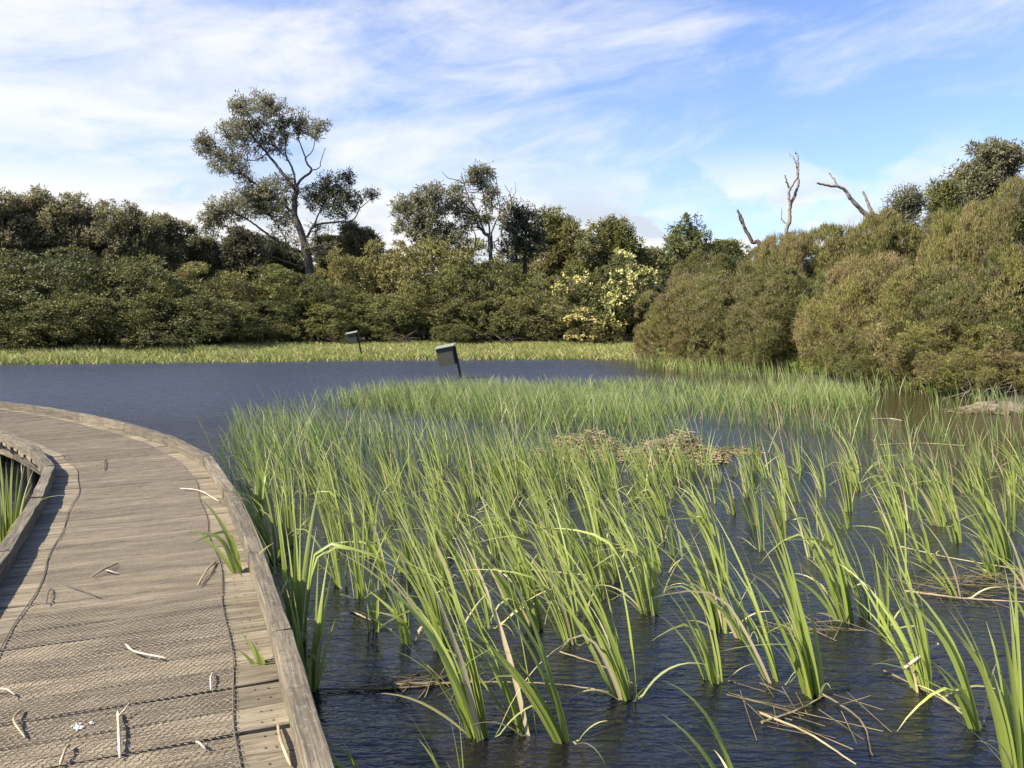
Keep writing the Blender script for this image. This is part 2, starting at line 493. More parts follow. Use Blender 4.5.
def pond_sd(x, y):
    """signed distance to the pond's edge, negative in the water"""
    x = np.asarray(x, float).ravel()
    y = np.asarray(y, float).ravel()
    d = np.full(x.shape, 1e9)
    ins = np.zeros(x.shape, bool)
    n = len(POND)
    for i in range(n):
        ax, ay = POND[i]
        bx, by = POND[(i + 1) % n]
        ex, ey = bx - ax, by - ay
        t = np.clip(((x - ax) * ex + (y - ay) * ey) / (ex * ex + ey * ey), 0, 1)
        d = np.minimum(d, np.hypot(x - ax - t * ex, y - ay - t * ey))
        c = (ay > y) != (by > y)
        with np.errstate(divide='ignore', invalid='ignore'):
            xi = ax + (y - ay) * ex / (ey if ey else 1e-9)
        ins ^= c & (x < xi)
    return np.where(ins, -d, d)


def wob(x, y):
    return np.sin(x * .9 + y * .4) * .5 + np.sin(x * .37 - y * .71 + 2) * .7 + np.sin(x * 2.1 + 1.3 * y) * .25


def ground_z(x, y):
    sd = pond_sd(x, y) + 0.35 * wob(np.ravel(x), np.ravel(y))
    up = WZ + 0.05 + 0.65 * (1 - np.exp(-np.maximum(sd, 0) / 7.0)) + 0.012 * np.clip(sd - 12, 0, 60)
    dn = WZ + np.maximum(sd, -6) * 0.12
    return np.where(sd > 0, up, dn)


def axis_pts(lo, hi, a, b, step, far):
    mid = np.arange(a, b + 1e-6, step)
    left = a - np.geomspace(step, a - lo, far)
    right = b + np.geomspace(step, hi - b, far)
    return np.concatenate([left[::-1], mid, right])


gx = axis_pts(-1500, 1500, -60, 40, 0.8, 24)
gy = axis_pts(-1500, 1500, -16, 75, 0.8, 24)
GX, GY = np.meshgrid(gx, gy)
GZ = ground_z(GX, GY)
gv = np.stack([GX.ravel(), GY.ravel(), GZ], 1)
nx, ny = len(gx), len(gy)
ii, jj = np.meshgrid(np.arange(nx - 1), np.arange(ny - 1))
k = (jj * nx + ii).ravel()
gf = np.stack([k, k + 1, k + nx + 1, k + nx], 1)
tag(link('ground', np_mesh('ground', gv, gf, M_GROUND, True)), kind='structure')
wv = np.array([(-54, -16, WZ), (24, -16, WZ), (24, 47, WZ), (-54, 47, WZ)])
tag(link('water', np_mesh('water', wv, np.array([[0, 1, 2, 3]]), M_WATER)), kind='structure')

# ------------------------------------------------------------------ boardwalk
right_edge = np.array([(2.6, -7.0), (1.25, -2.6), (0.42, -0.1), (-0.55, 2.45), (-0.98, 3.55), (-1.40, 4.55), (-1.93, 5.85), (-2.86, 7.85), (-3.56, 9.15), (-4.95, 10.88),
                       (-6.55, 12.45), (-8.15, 13.8), (-9.5, 14.75), (-12.5, 16.1), (-16.5, 17.0), (-22, 17.4), (-30, 17.5)])
fine = catmull(right_edge, 12)
for _ in range(30):                                     # even out the digitised curve
    fine[1:-1] = 0.25 * fine[:-2] + 0.5 * fine[1:-1] + 0.25 * fine[2:]
seg = np.r_[0, np.cumsum(np.hypot(*np.diff(fine, axis=0).T))]


def edge_at(s):
    return np.stack([np.interp(s, seg, fine[:, 0]), np.interp(s, seg, fine[:, 1])], -1)


def frame_at(s):
    p = edge_at(s)
    t = edge_at(np.asarray(s) + .25) - edge_at(np.asarray(s) - .25)
    t = unit(t)
    left = np.stack([-t[..., 1], t[..., 0]], -1)
    return p, t, left


WID = 1.56
LEN = seg[-1] - 0.4
bw = empty('boardwalk', (0, 0, 0), 'weathered timber boardwalk curving left over the pond, with low kerbs and wire netting', 'boardwalk')
deck = Buf()
nail_rows = []
s = 0.3
while s < LEN:
    w = rng.uniform(0.19, 0.225)
    gap = rng.choice([.008, .010, .012, .015, .021])
    r0, r1 = s, s + w - gap
    if s < 14:
        nail_rows += [s + w * .25, s + w * .7]
    tw = rng.normal(0, .006)
    p0, t0, l0 = frame_at(r0)
    p1, t1, l1 = frame_at(r1)
    over0, over1 = -0.01 + rng.normal(0, .012), WID + 0.01 + rng.normal(0, .012)
    nseg = 6
    rd = rng.random()
    zoff = rng.normal(0, .0018)
    us = np.linspace(over0, over1, nseg + 1)
    jag0 = rng.normal(0, .0016, nseg + 1) + tw * np.linspace(-1, 1, nseg + 1)
    jag1 = rng.normal(0, .0016, nseg + 1) + tw * np.linspace(-1, 1, nseg + 1)
    e = 0.006                                            # eased plank edge
    rows = []
    for q in range(nseg + 1):
        u = us[q]
        a = p0 + l0 * u + t0 * jag0[q]
        b = p1 + l1 * u + t1 * jag1[q]
        rows.append([(*a, zoff - .04), (*a, zoff - e), (*(a + t0 * e), zoff), (*(b - t1 * e), zoff), (*b, zoff - e), (*b, zoff - .04)])
    v = np.array(rows).reshape(-1, 3)
    f, uvv = [], []
    acr = np.array([-.04, 0, .006, w - .006, w, w + .04])
    for q in range(nseg):
        for m_ in range(5):
            f.append((q * 6 + m_, (q + 1) * 6 + m_, (q + 1) * 6 + m_ + 1, q * 6 + m_ + 1))
            for (qq, mm) in ((q, m_), (q + 1, m_), (q + 1, m_ + 1), (q, m_ + 1)):
                uvv.append((us[qq] + rd * 9, acr[mm]))
    f = np.array(f)[:, ::-1]
    uvv = np.array(uvv).reshape(-1, 4, 2)[:, ::-1]
    deck.add(v, f, uvv.reshape(-1, 2), rd)
    for q, fl in ((0, 1), (nseg, -1)):                   # plank ends
        deck.add(v[q * 6:q * 6 + 6], np.array([[0, 1, 2, 3, 4, 5]])[:, ::fl], np.stack([np.zeros(6), acr], 1), rd)
    s += w
link('deck', deck.mesh('deck', M_DECK), bw)


def beam(buf, a, b, width, z0, z1, rd, bev=0.005):
    """timber between two plan points a, b whose left side is offset by width; each end cut along its own normal"""
    (a0, a1), (b0, b1) = a, b
    nd = 8
    L = float(np.hypot(*(np.array(b0) - np.array(a0))))
    rows = []
    for q in range(nd + 1):
        t = q / nd
        p = np.array(a0) * (1 - t) + np.array(b0) * t
        o = np.array(a1) * (1 - t) + np.array(b1) * t
        d = unit(o - p)
        j = rng.normal(0, .0025, 4)
        rows.append([(*(p + d * j[0]), z0), (*(p + d * j[0]), z1 - bev + j[2]), (*(p + d * (bev + j[0])), z1 + j[2]), (*(o - d * (bev + j[1])), z1 + j[3]), (*(o - d * j[1]), z1 - bev + j[3]), (*(o - d * j[1]), z0)])
    v = np.array(rows).reshape(-1, 3)
    acr = np.array([-.1, -.01, 0, width, width + .01, width + .1])
    f, uvv = [], []
    for q in range(nd):
        for m_ in range(5):
            f.append((q * 6 + m_, q * 6 + m_ + 1, (q + 1) * 6 + m_ + 1, (q + 1) * 6 + m_))
            for (qq, mm) in ((q, m_), (q, m_ + 1), (q + 1, m_ + 1), (q + 1, m_)):
                uvv.append((L * qq / nd + rd * 9, acr[mm]))
    buf.add(v, np.array(f), np.array(uvv), rd)
    for q, fl in ((0, -1), (nd, 1)):
        buf.add(v[q * 6:q * 6 + 6], np.array([[0, 1, 2, 3, 4, 5]])[:, ::fl], np.stack([acr, acr], 1), rd)


# kerb timbers: straight lengths that meet at the kinks
p_all, t_all, l_all = frame_at(np.linspace(0.3, LEN, 800))
left_outer = p_all + l_all * WID
s_all = np.linspace(0.3, LEN, 800)
kink = s_all[np.argmin(np.hypot(left_outer[:, 0] + 4.66, left_outer[:, 1] - 7.95))]
KW = 0.088
for side in (0, 1):
    step = 1.75
    nodes = np.arange(kink - 12 * step, LEN, step) if side else np.arange(kink - 12.35 * step, LEN, step * 1.02)
    nodes = nodes[nodes > 0.35]
    for a, b in zip(nodes[:-1], nodes[1:]):
        bf = Buf()
        ends = []
        for ss, sg in ((a, 1), (b, -1)):
            p, t, l = frame_at(ss)
            o0 = (WID - KW if side else 0.0)
            q0 = p + l * o0 + t * sg * .0015
            q1 = p + l * (o0 + KW) + t * sg * .0015
            ends.append((q0, q1))
        beam(bf, ends[0], ends[1], KW, 0.004, 0.112 + rng.normal(0, .004), rng.random())
        link('kerb_rail', bf.mesh('kerb_rail', M_KERB), bw)
        bf = Buf()
        off = 0.12 if side == 0 else WID - 0.2
        ends = []
        for ss, sg in ((a, 1), (b, -1)):
            p, t, l = frame_at(ss)
            ends.append((p + l * off + t * sg * .002, p + l * (off + .08) + t * sg * .002))
        beam(bf, ends[0], ends[1], .08, -.24, -.045, rng.random())
        link('bearer', bf.mesh('bearer', M_UNDER), bw)
        p, t, l = frame_at((a + b) / 2)
        c = p + l * (off + .04)
        bf = Buf()
        tube(bf, [(c[0], c[1], -1.6), (c[0], c[1], -.246)], [.07, .065], 10)
        link('post', bf.mesh('post', M_UNDER, True), bw)

# wire netting: one long strip of hexagonal mesh, its edges straight between kinks
wire = Buf()
cw, ch = 0.027, 0.031
S0, S1 = 1.6, seg[-1] - 14.0
nu = int(1.0 / cw)
nvv = int((S1 - S0) / (ch * 1.5)) * 2
segs = []
uu = (np.arange(nu) + 0.5) * cw
rows = np.arange(nvv)
# hexagon with vertical sides: centres (i*cw + (row%2)*cw/2, row*1.5*r)
r_ = ch / 2
for row in rows:
    cx = np.arange(nu) * cw + (row % 2) * cw / 2
    cy = row * 1.5 * r_
    top = np.stack([cx, np.full(nu, cy + r_)], 1)
    ul = np.stack([cx - cw / 2, np.full(nu, cy + r_ / 2)], 1)
    ur = np.stack([cx + cw / 2, np.full(nu, cy + r_ / 2)], 1)
    ll = np.stack([cx - cw / 2, np.full(nu, cy - r_ / 2)], 1)
    segs += [np.stack([top, ul], 1), np.stack([top, ur], 1), np.stack([ul, ll], 1)]
segs = np.concatenate(segs)
segs += rng.normal(0, .0012, segs.shape)
su = segs[..., 0]
sv = segs[..., 1] + S0
pp, tt, ll_ = frame_at(sv.ravel())
wav = 0.012 * np.sin(sv.ravel() * 1.9) + 0.012 * np.sin(sv.ravel() * 4.3)
P2 = pp + ll_ * (0.27 + wav + su.ravel())[:, None]
zz = 0.0052 + 0.0035 * (0.5 + 0.5 * np.sin(su.ravel() * 31 + sv.ravel() * 13)) + 0.0025 * np.sin(sv.ravel() * 47 + su.ravel() * 9)
P3 = np.concatenate([P2, zz[:, None]], 1).reshape(-1, 2, 3)
d = unit(P3[:, 1] - P3[:, 0])
sd_ = np.stack([-d[:, 1], d[:, 0], np.zeros(len(d))], 1) * 0.0013
upv = np.array([0, 0, 0.0016])
v = np.stack([P3[:, 0] - sd_, P3[:, 0] + upv, P3[:, 0] + sd_, P3[:, 1] - sd_, P3[:, 1] + upv, P3[:, 1] + sd_], 1)
b = np.arange(len(P3))[:, None] * 6
f = np.concatenate([b + np.array([[0, 3, 4, 1]]), b + np.array([[1, 4, 5, 2]]), b + np.array([[0, 2, 5, 3]])])
wire.add(v.reshape(-1, 3), f)
for e_u in (0.0, 1.0):                                    # selvedge wires
    sv = np.arange(S0, S1, 0.05)
    pp, tt, ll_ = frame_at(sv)
    wav = 0.012 * np.sin(sv * 1.9) + 0.012 * np.sin(sv * 4.3)
    P2 = pp + ll_ * (0.27 + wav + e_u)[:, None]
    tube(wire, np.concatenate([P2, np.full((len(P2), 1), .009)], 1), .0032, 5)
link('wire_netting', wire.mesh('wire_netting', M_WIRE), bw)

nb = Buf()
for s in nail_rows:
    p, t, l = frame_at(s)
    for u in (.15, .19, WID - .2, WID - .16):
        if rng.random() < .12:
            continue
        c = p + l * (u + rng.normal(0, .004)) + t * rng.normal(0, .006)
        th = np.arange(8) * pi / 4
        ring = np.stack([c[0] + .0055 * np.cos(th), c[1] + .0055 * np.sin(th), np.full(8, .0035)], 1)
        nb.add(np.vstack([ring, [[c[0], c[1], .0052]]]), np.stack([np.arange(8), (np.arange(8) + 1) % 8, np.full(8, 8)], 1))
tag(link('nails', nb.mesh('nails', M_TWIG, True), bw), kind='stuff')
sp = on_z(81, 728, 0.0)
bf = Buf()
for q in range(9):
    c = np.array([sp.x, sp.y, 0]) + np.r_[rng.normal(0, .013, 2), 0]
    th = np.arange(12) * pi / 6
    rr = rng.uniform(.006, .016) * rng.uniform(.7, 1.2, 12)
    ring = np.stack([c[0] + rr * np.cos(th), c[1] + rr * np.sin(th), np.full(12, .004)], 1)
    bf.add(np.vstack([ring, [[c[0], c[1], .0095 + q * .0003]]]), np.stack([np.arange(12), (np.arange(12) + 1) % 12, np.full(12, 12)], 1))
link('white_splat', bf.mesh('white_splat', M_SPLAT, True), bw)

# ------------------------------------------------------------------ dry scraps lying on the deck
scraps = [
    ([(126, 648), (136, 658), (166, 661)], .009, M_STRAW_PALE, 'pale bent reed scrap lying on the deck netting, left of centre'),
    ([(118, 715), (119, 738), (120, 762)], .010, M_STRAW_PALE, 'pale upright-looking reed scrap with a forked top on the near planks'),
    ([(22, 713), (14, 727), (25, 741)], .008, M_STRAW, 'small crooked reed scrap near the lower left of the deck'),
    ([(-8, 694), (6, 696), (15, 698)], .008, M_STRAW_PALE, 'short pale reed scrap at the left end of a near plank'),
    ([(70, 749), (66, 757), (60, 769)], .010, M_STRAW, 'short tan reed scrap at the near edge of the deck'),
    ([(213, 676), (211, 684), (211, 693)], .007, M_STRAW_PALE, 'little pale scrap at the right edge of the netting'),
    ([(196, 746), (200, 751), (206, 753)], .008, M_STRAW_PALE, 'tiny curled pale scrap on the nearest planks'),
    ([(278, 729), (281, 748), (291, 770)], .012, M_STRAW, 'long tan reed scrap lying beside the right kerb'),
    ([(91, 580), (104, 574), (119, 565)], .010, M_STRAW, 'tan reed scrap lying slantwise on the middle planks'),
    ([(103, 572), (111, 576), (120, 576)], .007, M_STRAW_PALE, 'thin pale scrap crossing under a slanting tan scrap'),
    ([(198, 588), (207, 575), (216, 563)], .011, M_STRAW, 'tan reed scrap on the netting near the green kerb reed'),
    ([(46, 607), (48, 599), (51, 590)], .007, M_TWIG, 'short dark twig lying on the left half of the deck'),
    ([(62, 587), (80, 594), (101, 600)], .006, M_TWIG, 'long thin dark twig lying across the middle planks'),
    ([(104, 472), (104, 466), (105, 460)], .010, M_TWIG, 'dark stick lying on the far planks of the boardwalk'),
    ([(180, 490), (200, 494), (219, 503)], .010, M_STRAW_PALE, 'thin pale leaf lying on the far planks near right kerb'),
]
for pts, w, mt, lab in scraps:
    P = np.array([on_z(*q, 0.0) for q in pts])
    P[:, 2] = [0.017, 0.03, 0.014]
    Q = catmull(P, 6)
    bf = Buf()
    n = len(Q)
    prof = np.array([.5] + [1.0] * (n - 2) + [.4]) * w * .55
    c0 = Q[n // 2].copy()
    c0[2] = 0
    tube(bf, Q - c0, prof * rng.uniform(.8, 1.2, n), 6)
    if 'forked' in lab:
        tube(bf, np.array([Q[2], Q[1] + [.02, .01, .01], Q[0] + [.035, .025, .02]]) - c0, [.005, .004, .002], 6)
    o = link('dark_twig' if mt is M_TWIG else 'dry_reed_scrap', bf.mesh('scrap', mt, True))
    o.location = c0
    tag(o, lab, 'twig' if mt is M_TWIG else 'dry reed', 'dry scraps on the boardwalk deck')


# ------------------------------------------------------------------ reeds
def blades(base, height, width, lean_az, lean0, bend, nseg=8, kink=None, fold=0.28, twist=None, roll=None):
    """vectorised strap leaves, arrays of n; each a strip with a folded midrib. Returns v,f,uv"""
    n = len(base)
    t = np.linspace(0, 1, nseg + 1)
    th = lean0[:, None] + bend[:, None] * t[None] ** 1.6           # angle from vertical
    if kink is not None:
        kt, ka = kink
        th = th + ka[:, None] / (1 + np.exp(-(t[None] - kt[:, None]) * 40))
    st = height[:, None] / nseg
    r = np.concatenate([np.zeros((n, 1)), np.cumsum(np.sin((th[:, :-1] + th[:, 1:]) / 2) * st, 1)], 1)
    z = np.concatenate([np.zeros((n, 1)), np.cumsum(np.cos((th[:, :-1] + th[:, 1:]) / 2) * st, 1)], 1)
    ca, sa = np.cos(lean_az), np.sin(lean_az)
    P = np.stack([base[:, 0, None] + r * ca[:, None], base[:, 1, None] + r * sa[:, None], base[:, 2, None] + z], -1)
    tw = (twist if twist is not None else rng.uniform(-1.2, 1.2, n))[:, None] * (0.4 + 0.6 * t)[None] + (rng.uniform(-1.1, 1.1, n) if roll is None else roll)[:, None]
    tan = np.stack([np.sin(th) * ca[:, None], np.sin(th) * sa[:, None], np.cos(th)], -1)
    b = np.broadcast_to(np.stack([-sa, ca, np.zeros(n)], -1)[:, None], P.shape)
    nr = np.cross(b, tan)
    side = b * np.cos(tw)[..., None] + nr * np.sin(tw)[..., None]
    nn = np.cross(side, tan)
    prof = np.minimum(1, (1 - t) * 1.85) ** 0.85 * (0.72 + 0.28 * np.minimum(1, t * 5))
    prof[-1] = 0.03
    W = width[:, None] * prof[None] * .5
    Lf = P - side * W[..., None] + nn * (W * fold)[..., None]
    Rt = P + side * W[..., None] + nn * (W * fold)[..., None]
    v = np.stack([Lf, P, Rt], 2).reshape(n, -1, 3)                # (n,(nseg+1)*3,3)
    q = np.arange(nseg)[:, None] * 3
    fa = np.concatenate([q + np.array([[0, 1, 4, 3]]), q + np.array([[1, 2, 5, 4]])])
    m = (nseg + 1) * 3
    f = (fa[None] + (np.arange(n) * m)[:, None, None]).reshape(-1, 4)
    uvv = np.stack([np.tile([0, .5, 1.0], nseg + 1), np.repeat(t, 3)], 1)
    uv = np.broadcast_to(uvv[fa][None], (n, *fa.shape, 2)).reshape(-1, 2)
    return v.reshape(-1, 3), f, uv


WIND = pi - 0.15                                                   # leaves blow to the left


def clump_mesh(n, h, w, spread=0.05, lean=0.30, fan=0.7, kinks=0.12, nseg=9, mat=None, sink=0.12):
    az0 = rng.uniform(0, 2 * pi, n)
    wd = WIND + rng.normal(0, .35)
    lean = lean * rng.uniform(.7, 1.2)
    w = w * 1.2
    base = np.stack([np.cos(az0) * spread * rng.random(n) ** .5, np.sin(az0) * spread * rng.random(n) ** .5, np.full(n, -sink)], 1)
    hh = h * .87 * rng.uniform(.45, 1.08, n) + sink
    # blend of the wind direction and each leaf's own fan direction
    vx = np.cos(wd) * lean + np.cos(az0) * fan * .26 * rng.random(n) ** 1.5
    vy = np.sin(wd) * lean + np.sin(az0) * fan * .26 * rng.random(n) ** 1.5
    az = np.arctan2(vy, vx)
    amt = np.hypot(vx, vy)
    lean0 = amt * rng.uniform(.15, .85, n)
    bend = amt * rng.uniform(.7, 2.1, n) + rng.normal(0, .06, n)
    ka = np.where(rng.random(n) < kinks, rng.uniform(.7, 1.9, n), 0.0)
    kt = rng.uniform(.45, .85, n)
    v, f, uv = blades(base, hh, w * rng.uniform(.75, 1.2, n), az, lean0, bend, nseg, (kt, ka), twist=rng.normal(0, .5, n), roll=rng.normal(-.85, .5, n))
    k = max(2, n // 4)                                              # withered leaves hanging at the foot
    az2 = rng.uniform(0, 2 * pi, k)
    b2 = np.stack([np.cos(az2) * spread, np.sin(az2) * spread, np.full(k, -.02)], 1)
    v2, f2, uv2 = blades(b2, h * rng.uniform(.18, .5, k), w * rng.uniform(.4, .8, k), az2, rng.uniform(.3, .9, k), rng.uniform(.5, 1.5, k), nseg)
    v2[:, 2] = np.maximum(v2[:, 2], .004)
    uv2 = uv2.copy()
    uv2[:, 1] = .95 + .05 * uv2[:, 1]
    return np_mesh('reed_clump', np.concatenate([v, v2]), np.concatenate([f, f2 + len(v)]), mat or M_REED, True, np.concatenate([uv, uv2]))


# the large clumps of the foreground: (base pixel), blades, height, width of leaf, lean, label
FRONT = [
    ((485, 738), 13, 1.34, .024, .44, 'tall dense green reed clump leaning left just behind the long floating straw stem'),
    ((534, 735), 8, 1.30, .025, .42, 'tall reed clump with wide blades, second from left in the front row'),
    ((570, 739), 6, 1.22, .024, .40, 'slim reed clump with few blades right beside a taller clump at bottom centre'),
    ((630, 698), 12, 1.18, .022, .46, 'reed clump standing at the right tip of the long floating straw stem'),
    ((718, 681), 6, .82, .020, .52, 'short sparse reed clump with splayed blades in open dark water at lower right centre'),
    ((780, 682), 7, 1.12, .022, .40, 'upright reed clump just left of the brown tangle of drowned reeds'),
    ((817, 696), 13, 1.16, .025, .36, 'thick bright reed clump standing at the back of the brown drowned tangle'),
    ((724, 632), 9, 1.05, .021, .34, 'reed clump with a stout pale stem base, behind the short splayed clump'),
    ((748, 638), 7, .98, .020, .46, 'narrow reed clump leaning hard left beside the stout-stemmed clump'),
    ((929, 694), 14, 1.22, .022, .42, 'tall reed clump crossed by a broken pale leaf at lower right'),
    ((850, 621), 14, 1.16, .021, .46, 'dense reed clump leaning left with a floating straw mat at its foot'),
    ((870, 618), 8, 1.0, .018, .38, 'thin reed clump tucked against the right of the dense clump by the straw mat'),
    ((886, 627), 5, .68, .020, .12, 'short upright reed clump at the right end of the small straw mat'),
    ((982, 727), 6, 1.02, .022, .50, 'open reed clump with three long curved blades near the lower right corner'),
    ((1019, 768), 11, 1.12, .024, .34, 'bushy reed clump cut by the lower right corner'),
    ((1007, 562), 15, 1.10, .020, .56, 'dense reed clump bowed far to the left at the right edge, above flattened straw'),
    ((745, 805), 6, .86, .025, .62, 'low splayed reed clump at the bottom edge right of centre'),
    ((372, 796), 5, .62, .024, .34, 'small reed clump at the bottom edge beside the boardwalk kerb'),
    ((462, 800), 4, .44, .020, .25, 'tiny reed clump with few short blades at the bottom edge'),
    ((573, 643), 12, 1.16, .021, .42, 'tall reed clump in the middle standing behind the front-row clumps'),
    ((653, 615), 14, 1.22, .020, .44, 'tall full reed clump right of the middle, leaning left above open water'),
    ((601, 600), 12, 1.20, .020, .46, 'full reed clump directly left of the tall full middle clump'),
    ((540, 628), 12, 1.22, .022, .46, 'broad reed clump merging into the thick centre of the reed bed'),
    ((447, 650), 10, 1.15, .022, .44, 'reed clump over tangled straw, left of the tallest front clump'),
    ((408, 643), 6, .55, .022, .22, 'short reed clump beside a broken yellow stem in open water'),
    ((375, 632), 5, .68, .018, .20, 'thin upright reed clump with a broken yellow top near the boardwalk'),
    ((342, 587), 6, .86, .019, .12, 'upright reed clump nearest the curved kerb, with dark foot in water'),
    ((359, 597), 7, .95, .019, .16, 'upright reed clump just right of the one nearest the curved kerb'),
    ((371, 558), 7, .92, .018, .16, 'small upright reed clump between kerb reeds and the thick bed'),
    ((390, 586), 7, .86, .018, .22, 'reed clump leaning slightly, left fringe of the thick bed'),
    ((296, 640), 13, 1.22, .026, .05, 'large drooping reed clump with bent blades against the right kerb'),
    ((310, 690), 10, .92, .026, -.08, 'leafy reed clump with broad blades squeezed under the right kerb'),
    ((276, 560), 10, 1.05, .022, .20, 'reed clump behind the right kerb with arching blades'),
    ((258, 520), 9, .85, .022, .12, 'short broad-bladed reed clump against the far part of the right kerb'),
    ((290, 545), 10, 1.15, .020, .32, 'tall reed clump with leaning tips, two blades right of the arching one'),
    ((943, 526), 11, 1.05, .019, .44, 'reed clump in brown water with long tips leaning left, right of centre'),
    ((905, 530), 8, .95, .018, .34, 'slender reed clump in brown water beside the long-tipped one'),
    ((784, 540), 10, .80, .016, .30, 'short fine reed clump in open blue water right of the straw raft'),
    ((720, 557), 11, 1.08, .019, .44, 'reed clump standing in front of the straw raft, right side'),
    ((666, 516), 10, 1.12, .020, .40, 'reed clump growing through the near edge of the straw raft'),
]
for (bp_, n, h, w, lean, lab) in FRONT:
    p = on_z(*bp_)
    kk = .3 if 'kerb' in lab else .12
    me = clump_mesh(int(n * 1.35 + 1), h, w * .88, .022 + .0018 * n, lean, .75 + (.6 if 'splayed' in lab or 'kerb' in lab else 0), kk)
    o = link('reed_clump', me)
    o.location = p
    tag(o, lab, 'reed clump', 'tall reed clumps in the near water')

# green shoots growing up through the edge of the deck
for (px, py, n, h, lab) in ((242, 572, 7, .62, 'green reed shoot growing up between deck planks and right kerb, with dry bent leaves'),
                            (265, 664, 5, .26, 'small green reed shoot poking up beside the right kerb on near planks')):
    p = on_z(px, py, 0)
    me = clump_mesh(n, h, .022, .02, .42, .9, .3, sink=.1)
    o = link('reed_shoot', me)
    o.location = p
    tag(o, lab, 'reed shoot', 'reed shoots through the deck')

# clumps inside the left bend
for (px, py, n, h, lab) in ((3, 560, 26, 1.15, 'green reed clump inside the left bend of the boardwalk'),
                            (-26, 520, 12, .9, 'reed clump behind the first one inside the left bend'),
                            (6, 548, 20, .85, 'short bright reed clump touching the left kerb')):
    p = on_z(px, py)
    o = link('reed_clump', clump_mesh(n, h, .024, .08, .05, 1.0, .1))
    o.location = p
    tag(o, lab, 'reed clump', 'reed clumps inside the bend')
# one long leaf leaning over the left kerb
v, f, uv = blades(np.array([[0, 0, 0.]]), np.array([1.15]), np.array([.02]), np.array([-0.35]), np.array([.55]), np.array([1.1]), 10)
o = link('leaning_leaf', np_mesh('leaning_leaf', v, f, M_REED, True, uv))
o.location = on_z(-6, 560)
tag(o, 'single long green leaf bending across the left kerb', 'reed leaf')


def inside(px, py, poly):
    px, py = np.asarray(px, float), np.asarray(py, float)
    r = np.zeros(px.shape, bool)
    n = len(poly)
    for i in range(n):
        x0, y0 = poly[i]
        x1, y1 = poly[(i + 1) % n]
        c = (y0 > py) != (y1 > py)
        r ^= c & (px < x0 + (py - y0) * (x1 - x0) / ((y1 - y0) or 1e-9))
    return r


def clear_of_boardwalk(x, y, m=0.12):
    q = np.stack([p_all, left_outer], 1)
    mid = p_all + l_all * WID / 2
    d = np.sqrt(((np.stack([x, y], 1)[:, None] - mid[None, ::4]) ** 2).sum(-1)).min(1)
    return d > WID / 2 + m


def patch(x, y, s, o=0.0):
    return (np.sin(x * s + 1.3 * np.sin(y * s * .7 + o) + o) + np.sin(y * s * 1.3 + 1.7 * np.sin(x * s * .6 + 2 * o)) + .6 * np.sin((x + y) * s * 2.3 + o)) / 2.6


# middle of the pond: one clump each, thinner with distance from the thick bed
taken = [on_z(*q[0]) for q in FRONT]
DENSE_MID = [(240, 478), (700, 470), (660, 520), (690, 560), (640, 610), (520, 640), (430, 615), (400, 560), (330, 545), (290, 520), (262, 505)]
THIN_MID = [(700, 470), (1060, 470), (1060, 640), (1000, 600), (900, 600), (760, 605), (690, 560)]
mids = []
tries = 0
while len(mids) < 235 and tries < 9000:
    tries += 1
    x, y = rng.uniform(-3.4, 8.4), rng.uniform(4.6, 11.2)
    px, py = project(x, y, WZ)
    dn = bool(inside([px], [py], DENSE_MID)[0])
    th = bool(inside([px], [py], THIN_MID)[0])
    if not dn and not (th and rng.random() < .15):
        continue
    if not clear_of_boardwalk(np.array([x]), np.array([y]))[0]:
        continue
    if 545 < px < 740 and 455 < py < 512 and rng.random() < .6:
        continue
    if min((x - q.x) ** 2 + (y - q.y) ** 2 for q in taken) < (.32 if dn else .38) ** 2:
        continue
    taken.append(Vector((x, y, WZ)))
    mids.append((x, y, dn))
mids.sort(key=lambda q: q[1])
for x, y, dn in mids:
    far = (y - 4.6) / 6.6
    if dn:
        n, h, w, ln = rng.integers(6, 14), rng.uniform(.7, 1.2) - .26 * far, .0155 - .003 * far, rng.uniform(.30, .48)
        side = 'left' if x < -0.4 else ('centre' if x < 1.1 else 'right')
        lab = {'left': 'mid-height green reed clump on the boardwalk side of the thick reed bed',
               'centre': 'tall green reed clump in the crowded middle of the thick reed bed',
               'right': 'green reed clump in the thick bed near the straw raft'}[side]
        grp = 'crowded reed clumps, %s of the bed' % side
    else:
        n, h, w, ln = rng.integers(5, 12), rng.uniform(.6, 1.0), .0135, rng.uniform(.2, .6)
        if px > 0 and x > 4.4:
            lab, grp = 'thin reed clump standing apart in the brown water at right', 'scattered reed clumps in brown water'
        else:
            lab, grp = 'thin reed clump standing apart in the open water right of the bed', 'scattered reed clumps in open water'
    o = link('reed_clump', clump_mesh(int(n), h, w, .055 if dn else .04, ln, .8, .1, 7))
    o.location = (x, y, WZ)
    tag(o, lab, 'reed clump', grp)

# the far part of the bed: a mass nobody could count
N_ = 150000
x = rng.uniform(-12, 15, N_)
y = rng.uniform(8.6, 30, N_)
px, py = project(x, y, WZ)
BED = [(222, 500), (216, 460), (232, 434), (250, 414), (320, 405), (400, 398), (470, 394), (560, 391), (660, 388), (740, 389), (810, 393), (860, 400), (880, 409), (850, 420),
       (800, 418), (700, 416), (640, 420), (690, 440), (740, 452), (720, 470), (680, 500)]
HOLE = [(690, 420), (800, 420), (790, 440), (700, 442)]
RAFT_HOLE = [(548, 452), (600, 446), (720, 444), (735, 464), (640, 470), (560, 466)]
inb = inside(px, py, BED) & ~inside(px, py, RAFT_HOLE)
pat = patch(x, y, .55, .4)
prob = np.clip(.42 + .6 * pat, .05, 1) * np.where(py < 410, 1.0, .7)
keep = inb & (rng.random(N_) < prob) & clear_of_boardwalk(x, y) & (pond_sd(x, y) < -.3)
